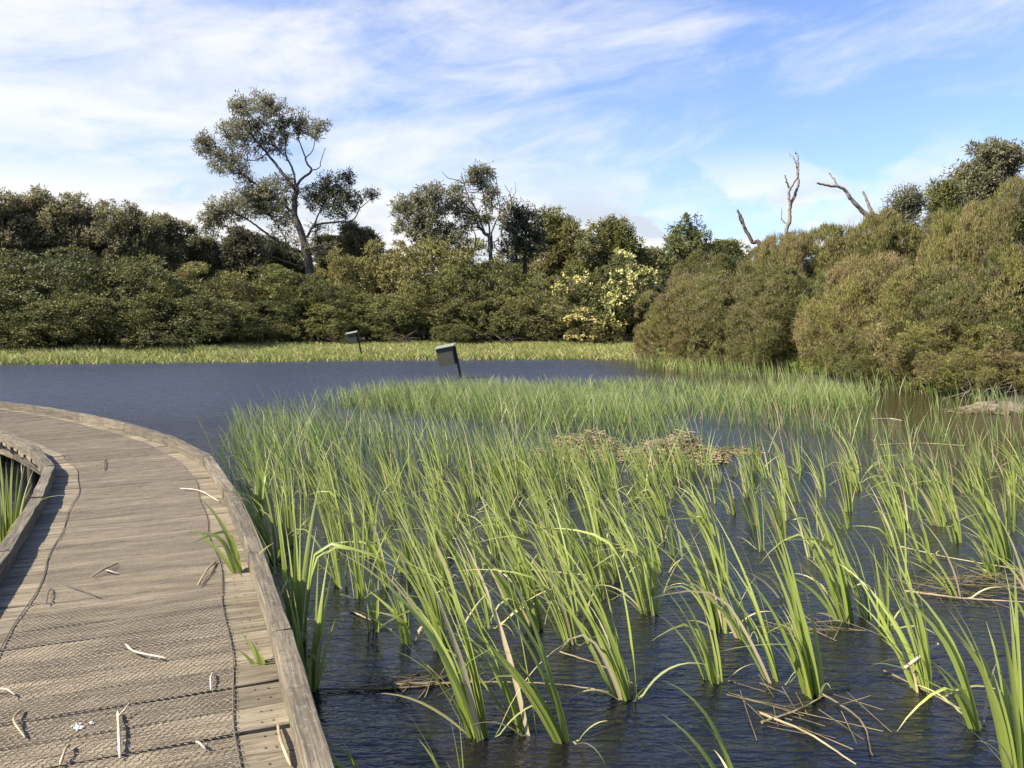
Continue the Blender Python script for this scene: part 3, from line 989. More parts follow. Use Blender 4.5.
# leave thin spots at the ragged edge towards the open water on the left
edge = np.clip((px - 216) / 60, .12, 1)
keep &= rng.random(N_) < edge
keep &= (y > 9.8) | (rng.random(N_) < .5)


def blade_stuff(name, x, y, z, h, w, lean, mat, nseg=4):
    n = len(x)
    base = np.stack([x, y, np.broadcast_to(z, (n,)) - .06], 1)
    jit = rng.normal(0, .5, n)
    v, f, uv = blades(base, h + .06, w, WIND + jit + np.where(rng.random(n) < .15, pi, 0), lean * rng.uniform(.2, 1.1, n), lean * rng.uniform(.3, 1.6, n), nseg)
    return link(name, np_mesh(name, v, f, mat, True, uv))


kx, ky = x[keep], y[keep]
hh = np.interp(ky, [9, 14, 20, 28], [.85, .68, .58, .56]) * rng.uniform(.5, 1.12, len(kx)) * (1 + .22 * patch(kx, ky, .8, 2.1))
ww = np.interp(ky, [9, 16, 28], [.013, .014, .021]) * rng.uniform(.7, 1.2, len(kx))
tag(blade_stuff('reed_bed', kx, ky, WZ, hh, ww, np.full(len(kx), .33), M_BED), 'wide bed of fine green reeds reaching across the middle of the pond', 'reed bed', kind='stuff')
print('reed bed blades', len(kx))

# sparse sedge in the brown water at right
N2 = 42000
x = rng.uniform(2, 16, N2)
y = rng.uniform(8.5, 27, N2)
px, py = project(x, y, WZ)
SP = [(560, 446), (600, 425), (640, 408), (700, 402), (860, 400), (880, 392), (930, 398), (1080, 410), (1080, 480), (880, 500), (740, 470), (740, 452)]
pat = patch(x, y, 1.1, 1.1)
keep = inside(px, py, SP) & (rng.random(N2) < np.clip(.05 + .36 * (pat - .1), .015, .45) * np.where(px < 860, 1.9, 1.0)) & (pond_sd(x, y) < -.2) & ~inside(px, py, RAFT_HOLE)
kx, ky = x[keep], y[keep]
hh = np.interp(ky, [9, 20], [.62, .62]) * rng.uniform(.35, 1.1, len(kx))
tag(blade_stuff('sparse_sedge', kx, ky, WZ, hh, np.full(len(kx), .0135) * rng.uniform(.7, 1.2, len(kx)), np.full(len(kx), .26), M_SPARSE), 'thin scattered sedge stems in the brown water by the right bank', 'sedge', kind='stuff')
print('sedge', len(kx))

# fringe of rank reeds at the foot of the right-hand shrubs
N3 = 9000
x = rng.uniform(5, 14, N3)
y = rng.uniform(20, 36, N3)
sd = pond_sd(x, y)
keep = (sd < .2) & (sd > -2.2) & (rng.random(N3) < np.clip(.35 + .6 * patch(x, y, .9, .3), 0.02, 1))
kx, ky = x[keep], y[keep]
tag(blade_stuff('bank_reeds', kx, ky, WZ, .75 * rng.uniform(.5, 1.15, len(kx)), np.full(len(kx), .018), np.full(len(kx), .25), M_BED), 'strip of green reeds along the foot of the right-hand shrubs', 'reeds', kind='stuff')

# grass on the far bank
N4 = 230000
x = rng.uniform(-46, 12, N4)
y = rng.uniform(33, 62, N4)
sd = pond_sd(x, y)
px, py = project(x, y, 0)
keep = (sd > -.25 - 1.1 * rng.random(N4) ** 3) & (sd < 13) & (px > -60) & (px < 700) & (y < np.interp(x, [-40, -22, -10, 10], [47, 48, 57, 60]))
x, y, sd = x[keep], y[keep], sd[keep]
z = np.maximum(ground_z(x, y), WZ - .02)
hh = rng.uniform(.12, .38, len(x)) * (1 + .4 * patch(x, y, .8, 1.0)) * np.where(sd < 1.2, 1.25, 1)
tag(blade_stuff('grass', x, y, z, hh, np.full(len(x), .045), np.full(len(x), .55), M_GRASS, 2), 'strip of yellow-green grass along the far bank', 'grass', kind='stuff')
print('grass', len(x))


# ------------------------------------------------------------------ floating straw
def straw_heap(rx, ry, h, n, L, w):
    th = rng.uniform(0, 2 * pi, n)
    rr = rng.random(n) ** .55
    x = rx * rr * np.cos(th)
    y = ry * rr * np.sin(th)
    lump = .6 + .4 * np.sin(x * 6 + 1) * np.sin(y * 7 + x * 3)
    z = h * (1 - rr ** 2) * rng.random(n) * lump + .004
    a = rng.uniform(0, 2 * pi, n)
    el = rng.normal(0, .22, n)
    ax = np.stack([np.cos(a) * np.cos(el), np.sin(a) * np.cos(el), np.sin(el)], 1)
    pos = np.stack([x, y, z], 1) - ax * L / 2
    bf = Buf()
    LL = L * rng.uniform(.4, 1.2, n)
    P0, P1 = pos, pos + ax * LL[:, None]
    P1[:, 2] = np.maximum(P1[:, 2], .003)
    P0[:, 2] = np.maximum(P0[:, 2], .003)
    s1 = unit(np.cross(ax, rng.normal(size=(n, 3)))) * w
    s2 = unit(np.cross(ax, s1)) * w
    v = np.stack([P0 + s1, P0 - .5 * s1 + .87 * s2, P0 - .5 * s1 - .87 * s2, P1 + s1 * .6, P1 - .3 * s1 + .5 * s2, P1 - .3 * s1 - .5 * s2], 1)
    b = np.arange(n)[:, None] * 6
    f = np.concatenate([b + np.array([[0, 1, 4, 3]]), b + np.array([[1, 2, 5, 4]]), b + np.array([[2, 0, 3, 5]])])
    bf.add(v.reshape(-1, 3), f)
    return bf


heaps = [((588, 456), .78, .5, .44, 2000, .32, M_STRAW, 'straw_raft', 'low tan raft of matted dead straw among the reeds, left part of the mat'),
         ((678, 460), .66, .42, .48, 2000, .30, M_STRAW, 'straw_raft', 'higher pale raft of matted dead straw, right part of the mat'),
         ((722, 453), .6, .22, .05, 260, .35, M_STRAW_DARK, 'straw_raft', 'flat brown drift of wet straw trailing right of the pale raft'),
         ((420, 684), .30, .10, .02, 32, .34, M_STRAW_DARK, 'straw_tangle', 'brown straw tangle caught on the long floating stem'),
         ((800, 712), .36, .26, .03, 24, .42, M_STRAW_DARK, 'straw_tangle', 'brown tangle of drowned reed leaves in the near water'),
         ((806, 630), .36, .05, .012, 22, .40, M_STRAW_DARK, 'straw_mat', 'thin straw mat floating at the foot of two reed clumps'),
         ((1000, 588), .8, .30, .02, 60, .6, M_STRAW_DARK, 'straw_mat', 'wide flattened mat of tan reed stems under the bowed clump'),
         ((1005, 412), 1.3, .5, .10, 600, .35, M_STRAW_DARK, 'straw_bank', 'brown heap of dead straw around the pale rock at the water edge')]
for (bp_, rx, ry, h, n, L, mt, nm, lab) in [(a[0], a[1], a[2], a[3], a[4], a[5], a[6], a[7], a[8]) for a in heaps]:
    bf = straw_heap(rx, ry, h, n, L, .0032 if bp_[1] > 500 else .008)
    o = link(nm, bf.mesh(nm, mt, True))
    o.location = on_z(*bp_)
    tag(o, lab, 'dead straw', 'floating straw')

stems = [
    ([(318, 692), (400, 689), (470, 684), (560, 687), (642, 700)], .012, M_STRAW_DARK, 'long tan reed stem floating straight across the near water'),
    ([(345, 690), (430, 685), (480, 682)], .010, M_STRAW, 'second shorter stem floating against the long tan one'),
    ([(350, 612), (368, 620), (392, 632)], .011, M_STRAW, 'broken yellow stem lying in water near the boardwalk'),
    ([(514, 570), (550, 573), (592, 578)], .016, M_STRAW, 'thick pale straw stem floating within the middle reeds'),
    ([(762, 726), (800, 712), (828, 694)], .012, M_STRAW, 'pale olive stem slanting through the brown tangle'),
    ([(760, 716), (808, 738), (856, 768)], .012, M_REED, 'green fallen stem slanting down to the bottom edge'),
    ([(820, 696), (860, 722), (872, 760)], .010, M_STRAW_DARK, 'brown bent stem falling from the thick bright clump'),
    ([(884, 672), (935, 700), (985, 726)], .010, M_STRAW_DARK, 'thin brown stem lying slantwise by the tall crossed clump'),
    ([(905, 594), (960, 600), (1030, 606)], .014, M_STRAW, 'long tan stem lying flat in the right-hand straw mat'),
    ([(900, 548), (950, 560), (1030, 574)], .011, M_STRAW, 'pale stem floating above the right-hand straw mat'),
    ([(872, 420), (890, 419), (902, 421)], .018, M_STRAW_PALE, 'short pale floating stick in the brown shallows'),
    ([(880, 446), (920, 444), (965, 447)], .016, M_STRAW, 'long thin floating stem in the brown shallows'),
    ([(640, 466), (700, 455), (745, 452)], .014, M_STRAW, 'tan stem lying along the right end of the straw raft'),
    ([(560, 655), (600, 668), (640, 690)], .008, M_STRAW_DARK, 'thin drooping stem between the front clumps'),
]
for pts, w, mt, lab in stems:
    P = np.array([on_z(*q) for q in pts])
    P[:, 2] += .006 + rng.uniform(0, .02, len(P))
    Q = catmull(P, 8)
    c0 = Q[len(Q) // 2].copy()
    c0[2] = WZ
    bf = Buf()
    tube(bf, Q - c0 + rng.normal(0, .001, Q.shape), np.linspace(.65, .3, len(Q)) * w, 6)
    o = link('floating_stem', bf.mesh('floating_stem', mt if mt is not M_REED else M_STRAW, True))
    o.location = c0
    tag(o, lab.replace('green fallen', 'yellowish fallen'), 'reed stem', 'floating stems')
# one broken pale leaf across the tall right clump
P = np.array([at_y(905, 668, 4.25), at_y(922, 655, 4.25), at_y(938, 644, 4.3)])
bf = Buf()
tube(bf, catmull(P - P[1], 4), .009, 6)
o = link('broken_leaf', bf.mesh('broken_leaf', M_STRAW_PALE, True))
o.location = P[1]
tag(o, 'short broken pale leaf caught across the tall clump at lower right', 'reed leaf')

# pale rock on the right
bf = Buf()
c = on_z(1002, 412)
c.y += .2
nth, nph = 28, 14
th, ph = np.meshgrid(np.arange(nth) * 2 * pi / nth, np.linspace(-.3, pi / 2, nph))
dx, dy, dz = np.cos(th) * np.cos(ph), np.sin(th) * np.cos(ph), np.sin(ph)
rr = 1 + .12 * np.sin(3 * th + 2 * ph) + .09 * np.sin(5 * th + 1 - 4 * ph) + .05 * np.sin(11 * th + 6 * ph) + rng.normal(0, .02, th.shape)
v = np.stack([dx * rr * .72, dy * rr * .42, np.maximum(dz * rr * .2, -.12)], -1).reshape(-1, 3)
i, j = np.meshgrid(np.arange(nph - 1), np.arange(nth), indexing='ij')
f = np.stack([i * nth + j, i * nth + (j + 1) % nth, (i + 1) * nth + (j + 1) % nth, (i + 1) * nth + j], -1).reshape(-1, 4)
bf.add(v, f)
o = link('rock', bf.mesh('rock', M_ROCK, True))
o.location = c
tag(o, 'low pale rock at the right water edge under the shrubs', 'rock')

# pale metal frame under the left bend
fr = on_z(27, 473)
bf = Buf()
w_ = .062
for dx in (-w_, w_):
    tube(bf, [(dx, 0, -.3), (dx, 0, .17)], .012, 8)
tube(bf, [(-w_ - .01, 0, .165), (w_ + .01, 0, .165)], .012, 8)
tube(bf, [(w_, 0, -.01), (w_ + .09, 0.02, .0)], .01, 8)
o = link('metal_frame', bf.mesh('metal_frame', M_METAL, True))
o.location = fr
tag(o, 'small pale metal frame standing in dark water under the left bend', 'metal frame')


# ------------------------------------------------------------------ nest boxes
def rbox(bf, x0, x1, y0, y1, z0, z1):
    prism8(bf, [(x0, y0, z0), (x1, y0, z0), (x1, y1, z0), (x0, y1, z0)], [(x0, y0, z1), (x1, y0, z1), (x1, y1, z1), (x0, y1, z1)])


def nest_box(foot, top_px, Y, size, pole_len, label, rz):
    root = empty('nest_box', foot, label, 'nest box', 'nest boxes on poles in the pond')
    root.rotation_euler = (R(4), R(-11), rz)
    s_ = size
    bf = Buf()
    rbox(bf, -.04, .04, -.04, .04, -.9, pole_len - .04)
    link('pole', bf.mesh('pole', M_POLE), root)
    z1 = pole_len
    x0, x1 = -s_ * 1.02, -.045
    bf = Buf()
    rbox(bf, x0, x1, -s_ * .62, -s_ * .62 + .02, z1 - s_ * 1.12, z1 - .02)      # front board
    rbox(bf, x0, x1, s_ * .3, s_ * .3 + .02, z1 - s_ * 1.12, z1 - .02)         # back board
    rbox(bf, x0 + .002, x0 + .022, -s_ * .62 + .021, s_ * .3 - .001, z1 - s_ * 1.12, z1 - .02)
    rbox(bf, x1 - .022, x1 - .002, -s_ * .62 + .021, s_ * .3 - .001, z1 - s_ * 1.12, z1 - .02)
    rbox(bf, x0 + .023, x1 - .023, -s_ * .62 + .021, s_ * .3 - .001, z1 - s_ * 1.12 + .004, z1 - s_ * 1.1 + .02)
    link('box', bf.mesh('box', M_BOXWOOD), root)
    bf = Buf()
    prism8(bf, [(x0 - .05, -s_ * .72, z1 - .018), (.05, -s_ * .72, z1 - .018), (.05, s_ * .42, z1 + .02), (x0 - .05, s_ * .42, z1 + .02)],
           [(x0 - .05, -s_ * .72, z1 + .008), (.05, -s_ * .72, z1 + .008), (.05, s_ * .42, z1 + .046), (x0 - .05, s_ * .42, z1 + .046)])
    link('lid', bf.mesh('lid', M_BOXLID), root)
    bf = Buf()
    th = np.arange(16) * 2 * pi / 16
    cx, cz = (x0 + x1) / 2, z1 - s_ * .42
    return root


ft = on_z(461, 378)
nest_box((ft.x, ft.y, WZ), None, ft.y, .60, 1.22, 'nearer leaning dark green nest box with a pale lid, beyond the reed bed', R(-6))
ft = at_y(362, 357, 43.2)
nest_box((ft.x, ft.y, float(ground_z(np.array([ft.x]), np.array([ft.y]))[0])), None, ft.y, .50, 1.36, 'farther dark nest box on a pole against the grassy far bank', R(4))


# ------------------------------------------------------------------ shrubs and trees
def lumpy_crown(H, RX, lumps, sub, per, L, W, lump_r=.24, z0=.06, up=.3, spread=.9, flat=1.0, inner=.35, top=1.0):
    """crown of a shrub: lumps on an egg-shaped shell, each lump made of leafy tufts"""
    vs, fs, n = [], [], 0
    d = sphere_dirs(lumps * 2)
    d = d[d[:, 2] > -.9][:lumps]
    m = len(d)
    rad = rng.uniform(.62, 1.08, m)
    zc = H * .52
    C = np.stack([d[:, 0] * RX * rad, d[:, 1] * RX * rad, zc + d[:, 2] * (H * .46) * rad * top], 1)
    C[:, :2] *= (1 + .45 * np.maximum(0, -d[:, 2:3]))
    C[:, 2] = np.maximum(C[:, 2], H * z0 + .2 * rng.random(m))
    lr = lump_r * RX * rng.uniform(.6, 1.35, m)
    sd = unit(sphere_dirs(m * sub).reshape(m, sub, 3) * .95 + d[:, None] * .65 + np.array([0, 0, .35]))
    T = C[:, None] + sd * lr[:, None, None] * np.array([1, 1, flat])
    nr = unit(sd + d[:, None] * .4 + np.array([0, 0, up]))
    v, f = tufts(T.reshape(-1, 3), nr.reshape(-1, 3), np.repeat(lr * .42, sub) * rng.uniform(.6, 1.2, m * sub), per, L, W, spread, up)
    vs.append(v); fs.append(f); n = len(v)
    if inner:
        q = int(m * sub * inner)
        dd = sphere_dirs(q)
        rr = rng.random(q) ** .4 * .8
        T = np.stack([dd[:, 0] * RX * rr, dd[:, 1] * RX * rr, H * .48 + dd[:, 2] * H * .42 * rr], 1)
        v, f = tufts(T, dd, np.full(q, RX * .13), per, L * 1.2, W * 1.4, 1.2, 0.0)
        vs.append(v); fs.append(f + n)
    v = np.concatenate(vs)
    v[:, 2] = np.maximum(v[:, 2], 0.02) * H / np.percentile(v[:, 2], 99.7)
    return v, np.concatenate(fs)


def shrub_stems(H, RX, n=7, r=.06):
    bf = Buf()
    for q in range(n):
        a = rng.uniform(0, 2 * pi)
        e = np.array([math.cos(a) * RX * .7 * rng.random(), math.sin(a) * RX * .7 * rng.random(), H * rng.uniform(.5, .85)])
        b = np.array([math.cos(a) * .12, math.sin(a) * .12, -.1])
        P = catmull([b, b * .5 + e * .35 + rng.normal(0, .15, 3), e], 4)
        tube(bf, P, np.linspace(r, r * .25, len(P)), 6)
    return bf


PROTO = {}


def bare_sticks(v, n, lo, hi, r):
    """grey dead twigs that stick out of a crown"""
    c = v[rng.integers(0, len(v), n * 6)]
    ctr = np.array([0, 0, v[:, 2].max() * .35])
    w = np.linalg.norm((c - ctr) / np.array([2.7, 2.7, 2.6]), axis=1)
    c = c[w > .75][:n]
    bf = Buf()
    for p in c:
        d = unit(unit(p - ctr) + rng.normal(0, .35, 3) + np.array([0, 0, .5]))
        L_ = rng.uniform(lo, hi)
        P = np.array([p - d * L_ * .6, p + rng.normal(0, .04, 3), p + d * L_ * .4 + rng.normal(0, .08, 3)])
        tube(bf, catmull(P, 3), np.linspace(r, r * .3, 7), 4, False)
        q = P[1] + rng.normal(0, .02, 3)
        tube(bf, np.array([q, q + unit(d + rng.normal(0, .6, 3)) * L_ * .35]), [r * .6, r * .25], 4, False)
    return bf


TWIGS = {}


def proto(kind, make_v, leafm, H, RX, extra=None):
    v, f = make_v
    PROTO[kind] = (np_mesh(kind + '_crown', v, f, leafm), shrub_stems(H, RX).mesh(kind + '_stem', M_BARK_DARK, True), H, RX, extra)


for i in range(3):
    proto('tea%d' % i, lumpy_crown(5, 3.0, 44, 24, 17, .19, .075, .28, flat=.85, up=.5, inner=.3), L_TEA, 5, 3.0)
for i in range(3):
    proto('olive%d' % i, lumpy_crown(5, 2.2, 40, 22, 18, .18, .062, .29, flat=1.1, up=.5, inner=.3), L_OLIVE, 5, 2.2)
for i in range(3):
    mv_ = lumpy_crown(4.6, 2.7, 40, 44, 27, .19, .03, .29, flat=1.15, up=.85, spread=.7, inner=.15)
    proto('mound%d' % i, mv_, L_MOUND, 4.6, 2.7)
    TWIGS['mound%d' % i] = bare_sticks(mv_[0], 130, .5, 1.1, .011).mesh('bare_twig', M_TWIGGREY, True)


def blossoms(v, frac, size):
    """small pale flower puffs near the outside of the given leaves"""
    c = v.reshape(-1, 4, 3)[:, 2]
    ctr = c.mean(0)
    out = unit(c - ctr)
    w = np.linalg.norm((c - ctr) / (c.max(0) - ctr), axis=1)
    pt = patch(c[:, 0], c[:, 2], 1.5, .7)
    pick = np.where((w > .55) & (pt > -.1) & (rng.random(len(c)) < frac))[0]
    return tufts(c[pick] + out[pick] * .05, out[pick], np.full(len(pick), size), 6, size * 1.2, size * .9, 1.3)


v, f = lumpy_crown(5, 2.4, 70, 13, 14, .20, .07, .22)
bv, bfc = blossoms(v, .075, .14)
PROTO['wattle'] = (np_mesh('wattle_crown', v, f, L_TEA), shrub_stems(5, 2.4).mesh('wattle_stem', M_BARK_DARK, True), 5, 2.4, np_mesh('wattle_blossom', bv, bfc, L_FLOWER))
v, f = lumpy_crown(4.6, 2.7, 40, 44, 27, .19, .03, .29, flat=1.15, up=.85, spread=.7, inner=.15)
bv, bfc = blossoms(v, .010, .05)
PROTO['mound_flower'] = (np_mesh('mound_flower_crown', v, f, L_MOUND), shrub_stems(4.6, 2.7).mesh('mound_flower_stem', M_BARK_DARK, True), 4.6, 2.7, np_mesh('mound_blossom', bv, bfc, L_FLOWER))
v, f = lumpy_crown(1.2, .8, 40, 8, 12, .12, .03, .25, flat=1.2, up=.8)
PROTO['low'] = (np_mesh('low_crown', v, f, L_GREENSHRUB), shrub_stems(1.2, .8, 5, .02).mesh('low_stem', M_BARK_DARK, True), 1.2, .8, None)


def shrub(name, kind, px, top, width, Y, label, cat='shrub', group=None, mat=None, squash=1.0):
    P = PROTO[kind]
    c = at_y(px, top, Y)
    gz = float(ground_z(np.array([c.x]), np.array([Y]))[0])
    gz = max(gz, WZ + .02)
    h = c.z - gz
    wd = width / F * Y
    root = empty(name, (c.x, Y, gz - .05), label, cat, group, rng.uniform(0, 2 * pi))
    k = h / P[2] * .97
    kx = wd / 2 / (P[3] * 1.12)
    root.scale = (kx, kx * squash, k)
    o = link('crown', P[0], root)
    if mat:
        o.material_slots[0].link = 'OBJECT'
        o.material_slots[0].material = mat
    link('stem', P[1], root)
    if kind in TWIGS:
        tag(link('bare_twigs', TWIGS[kind], root), kind='stuff')
    if P[4]:
        link('blossom', P[4], root)
    return root


G1 = 'shrubs in the hedge behind the far grass'
FAR = [
    ('tea0', -40, 250, 190, 48, 'dark tea-tree shrub cut off by the left edge of the picture'),
    ('tea1', 50, 247, 170, 49, 'large dark rounded shrub with pale leaf tips, second from the left end'),
    ('tea2', 130, 252, 150, 49, 'broad dark shrub with layered pale-tipped foliage left of the tall gum'),
    ('tea0', 10, 298, 130, 45.5, 'low dark shrub at the left end of the grass strip'),
    ('tea1', 92, 292, 140, 46.5, 'low wide shrub in deep shade in front of the layered dark shrub'),
    ('tea2', 180, 288, 140, 47.5, 'low dark shrub with shaded foot where the grass strip narrows'),
    ('olive0', 205, 262, 110, 52, 'olive shrub behind the low shaded shrubs, left of the tall gum'),
    ('tea1', 236, 300, 110, 50, 'very dark low shrub below the olive one'),
    ('olive1', 268, 262, 110, 54, 'smooth-topped olive shrub just left of the tall gum trunk'),
    ('olive2', 262, 296, 80, 51.5, 'small olive shrub at the grass edge left of the tall gum'),
    ('olive0', 318, 272, 90, 54, 'olive shrub standing in front of the tall gum trunk'),
    ('olive1', 322, 302, 80, 52, 'low shrub at the grass edge straight below the tall gum'),
    ('olive2', 352, 249, 80, 57, 'light olive shrub right of the tall gum trunk'),
    ('olive0', 378, 238, 80, 58, 'tall light green shrub behind the farther nest box'),
    ('olive1', 372, 292, 84, 53, 'full olive shrub rising directly above the farther nest box'),
    ('olive2', 424, 233, 104, 57, 'large billowing olive shrub below the tan gum crown'),
    ('olive0', 415, 282, 90, 53.5, 'rounded olive shrub at the grass edge between the two nest boxes'),
    ('olive1', 466, 262, 80, 55, 'narrow column-like olive shrub above the nearer nest box'),
    ('olive2', 496, 252, 66, 57, 'upright olive shrub below the pale bare branches'),
    ('olive0', 505, 285, 76, 54, 'olive shrub at the grass edge right of the nearer nest box'),
    ('olive1', 538, 268, 80, 56, 'olive shrub in front of the dark round crown'),
    ('tea2', 552, 296, 80, 54, 'dark low shrub beside the flowering wattle'),
    ('olive0', 452, 318, 40, 51.5, 'small light green bush at the grass edge above the nearer nest box'),
    ('olive1', 640, 290, 70, 55, 'dim olive shrub between the wattle and the right-hand mound'),
    ('tea1', 655, 262, 70, 59, 'dark shrub behind the wattle, next to the right-hand mound'),
]
for (kind, px, top, wd, Y, lab) in FAR:
    shrub('tea_tree_shrub' if kind.startswith('tea') else 'olive_shrub', kind, px, top, wd, Y, lab, group=G1, squash=.9)
shrub('wattle_bush', 'wattle', 612, 252, 96, 54.5, 'dark shrub covered in pale yellow blossom at the right end of the far bank', group=G1)
shrub('wattle_bush', 'wattle', 588, 308, 60, 52.5, 'low yellow-flowering bush at the grass edge left of the tall flowering one', group=G1)

G2 = 'shrubs of the right-hand mound'
MOUND = [
    ('mound0', 692, 272, 96, 36.5, 'brownish fine-leaved shrub at the left end of the right-hand mound'),
    ('mound1', 742, 262, 110, 33.5, 'olive-brown shrub of the mound, second from its left end'),
    ('mound2', 800, 262, 120, 31, 'wide olive-brown shrub in the middle of the mound'),
    ('mound0', 858, 250, 120, 27.2, 'full olive shrub standing above the dark waterline gap'),
    ('mound_flower', 925, 262, 130, 24.6, 'shrub with tiny cream flower specks overhanging the brown water'),
    ('mound1', 990, 250, 140, 23.2, 'large brown shrub right above the pale rock'),
    ('mound2', 1060, 232, 150, 22.4, 'brown shrub cut off by the right edge above the straw bank'),
    ('mound2', 712, 246, 90, 39, 'back shrub peeping over the left end of the mound'),
    ('mound0', 776, 229, 100, 36, 'back shrub below the tall twin dead branches'),
    ('mound1', 828, 221, 100, 34.5, 'back shrub left of the bent dead branch'),
    ('mound2', 880, 209, 110, 33, 'back shrub at the foot of the bent dead branch'),
    ('mound0', 945, 208, 120, 32, 'high back shrub with grey dead twigs through its top'),
    ('mound1', 1010, 178, 150, 31, 'highest shrub of the mound, at the upper right'),
    ('mound2', 1085, 172, 150, 30, 'high shrub beyond the right edge of the mound top'),
    ('mound0', 1034, 174, 120, 28.5, 'tall shrub at the right edge just under the dark round skyline tree'),
    ('mound2', 968, 198, 90, 29.5, 'tall shrub left of the one at the right edge, below the skyline trees'),
    ('mound1', 872, 210, 76, 32.4, 'narrow shrub hiding the foot of the bent dead branch'),
    ('mound0', 786, 232, 66, 34.2, 'narrow shrub hiding the foot of the tall twin dead branches'),
    ('mound2', 1012, 330, 100, 21.6, 'low dark shrub overhanging the water right behind the rock'),
    ('mound1', 700, 318, 70, 35, 'low shrub at the left water corner of the mound'),
    ('mound0', 768, 318, 84, 31, 'low shrub at the water edge in the left half of the mound'),
    ('mound2', 890, 318, 100, 24.6, 'low shrub overhanging the reeds in the right half of the mound'),
    ('mound_flower', 960, 316, 120, 22.5, 'low flower-flecked shrub reaching over the dark water by the rock'),
]
for (kind, px, top, wd, Y, lab) in MOUND:
    shrub('paperbark_shrub', kind, px, top, wd, Y, lab, group=G2, squash=.9)
shrub('green_shrub', 'low', 818, 356, 46, 28.6, 'small bright green shrub at the foot of the right-hand mound', group=None)


def gum(name, label, cat, base_px, Y, limbs, blobs, leafm, L, W, per, barkm=None, ydep=.5, group=None, droop=.35, tuft_r=.42, loose=1.22, twig=3, dead=(), deadm=None, crown_name='crown'):
    """tree from limbs (pixel polylines with start/end radius in metres) and leafy blobs (px, py, rx, ry, number of tufts)"""
    b = at_y(*base_px, Y)
    gz = float(ground_z(np.array([b.x]), np.array([Y]))[0])
    root = empty(name, (b.x, Y, gz - .1), label, cat, group)
    o = np.array([b.x, Y, gz - .1])
    nodes = []
    tb, db = Buf(), Buf()
    isdead = set(dead)
    for li, (pts, r0, r1, ydir) in enumerate(limbs):
        P = np.array([at_y(p[0], p[1], Y) for p in pts])
        n = len(P)
        k = np.linspace(0, 1, n)
        P[:, 1] += ydir * k * np.linalg.norm(P[-1] - P[0]) + rng.normal(0, .08, n) * (k > 0)
        if li == 0:
            P[0] = o
        Q = catmull(P, 5)
        Q[2:] += rng.normal(0, .02, Q[2:].shape)
        tube(db if li in isdead else tb, Q - o, np.linspace(r0, r1, len(Q)) * .68, 8)
        if li not in isdead:
            nodes.append(Q)
    nodes = np.concatenate(nodes)
    cs = []
    for (cx, cy, rx, ry, m) in blobs:
        c = np.array(at_y(cx, cy, Y))
        # the blob hangs at the depth of the nearest limb
        dn = np.hypot(nodes[:, 0] - c[0], nodes[:, 2] - c[2])
        c[1] = nodes[np.argmin(dn), 1]
        d = sphere_dirs(m) * (rng.random((m, 1)) ** .33) * loose
        R_ = np.array([rx, (rx + ry) / 2 * 1.2, ry]) * Y / F
        cs.append(c + d * R_)
    C = np.concatenate(cs)
    # twigs from each third tuft to its nearest limb
    for c in C[::twig]:
        dd = np.linalg.norm(nodes - c, axis=1) + np.maximum(nodes[:, 2] - c[2], 0) * .8
        a = nodes[np.argmin(dd)]
        mid = (a + c) / 2 + rng.normal(0, .15, 3) + np.array([0, 0, .12])
        tube(tb, catmull(np.array([a, mid, c]) - o, 3), np.linspace(.035, .010, 7), 5, False)
    nrm = unit(sphere_dirs(len(C)) * .6 + np.array([0, 0, .5]))
    v, f = tufts(C - o, nrm, np.full(len(C), tuft_r) * rng.uniform(.45, 1.25, len(C)), per, L, W, 1.0, .1, droop)
    link('trunk', tb.mesh('trunk', barkm or M_BARK, True), root)
    if db.n:
        link('dead_branch', db.mesh('dead_branch', deadm or M_DEADWOOD, True), root)
    link(crown_name, np_mesh('crown', v, f, leafm), root)
    return root


def z1(p):                                   # crop coordinates of the tall gum -> picture
    return (170 + p[0] / 3.49, 70 + p[1] / 3.49)


T1 = [
    ([(490, 760), (486, 700), (470, 600), (440, 520), (432, 470), (440, 420)], .52, .27, .0),
    ([(440, 420), (405, 375), (380, 340), (340, 290), (300, 240), (270, 190), (262, 150)], .22, .05, -.1),
    ([(440, 420), (452, 385), (488, 350), (470, 320), (460, 290), (440, 240), (425, 190)], .17, .04, .25),
    ([(488, 352), (520, 340), (530, 300), (540, 268)], .07, .03, .1),
    ([(432, 500), (390, 465), (350, 440), (300, 400), (255, 370), (215, 330), (160, 295), (110, 255)], .17, .035, .15),
    ([(475, 640), (420, 620), (370, 590), (330, 560), (290, 530), (230, 505), (180, 520)], .19, .04, -.25),
    ([(486, 690), (440, 680), (400, 665), (350, 650)], .14, .05, -.3),
    ([(478, 585), (500, 545), (560, 530), (630, 525), (660, 480), (705, 440)], .16, .03, .1),
    ([(500, 548), (520, 490), (545, 440), (560, 400), (580, 365)], .10, .03, .3),
    ([(440, 420), (430, 350), (405, 300), (400, 240), (390, 180), (350, 120)], .14, .03, .05),
    ([(400, 300), (350, 260), (300, 250), (230, 235), (190, 230)], .08, .025, .2),
    ([(470, 310), (500, 280), (512, 235), (530, 205)], .07, .025, -.2),
    ([(340, 290), (300, 320), (240, 310), (180, 320)], .07, .025, -.2),
    ([(420, 620), (380, 560), (350, 520), (320, 480)], .09, .03, .3),
]
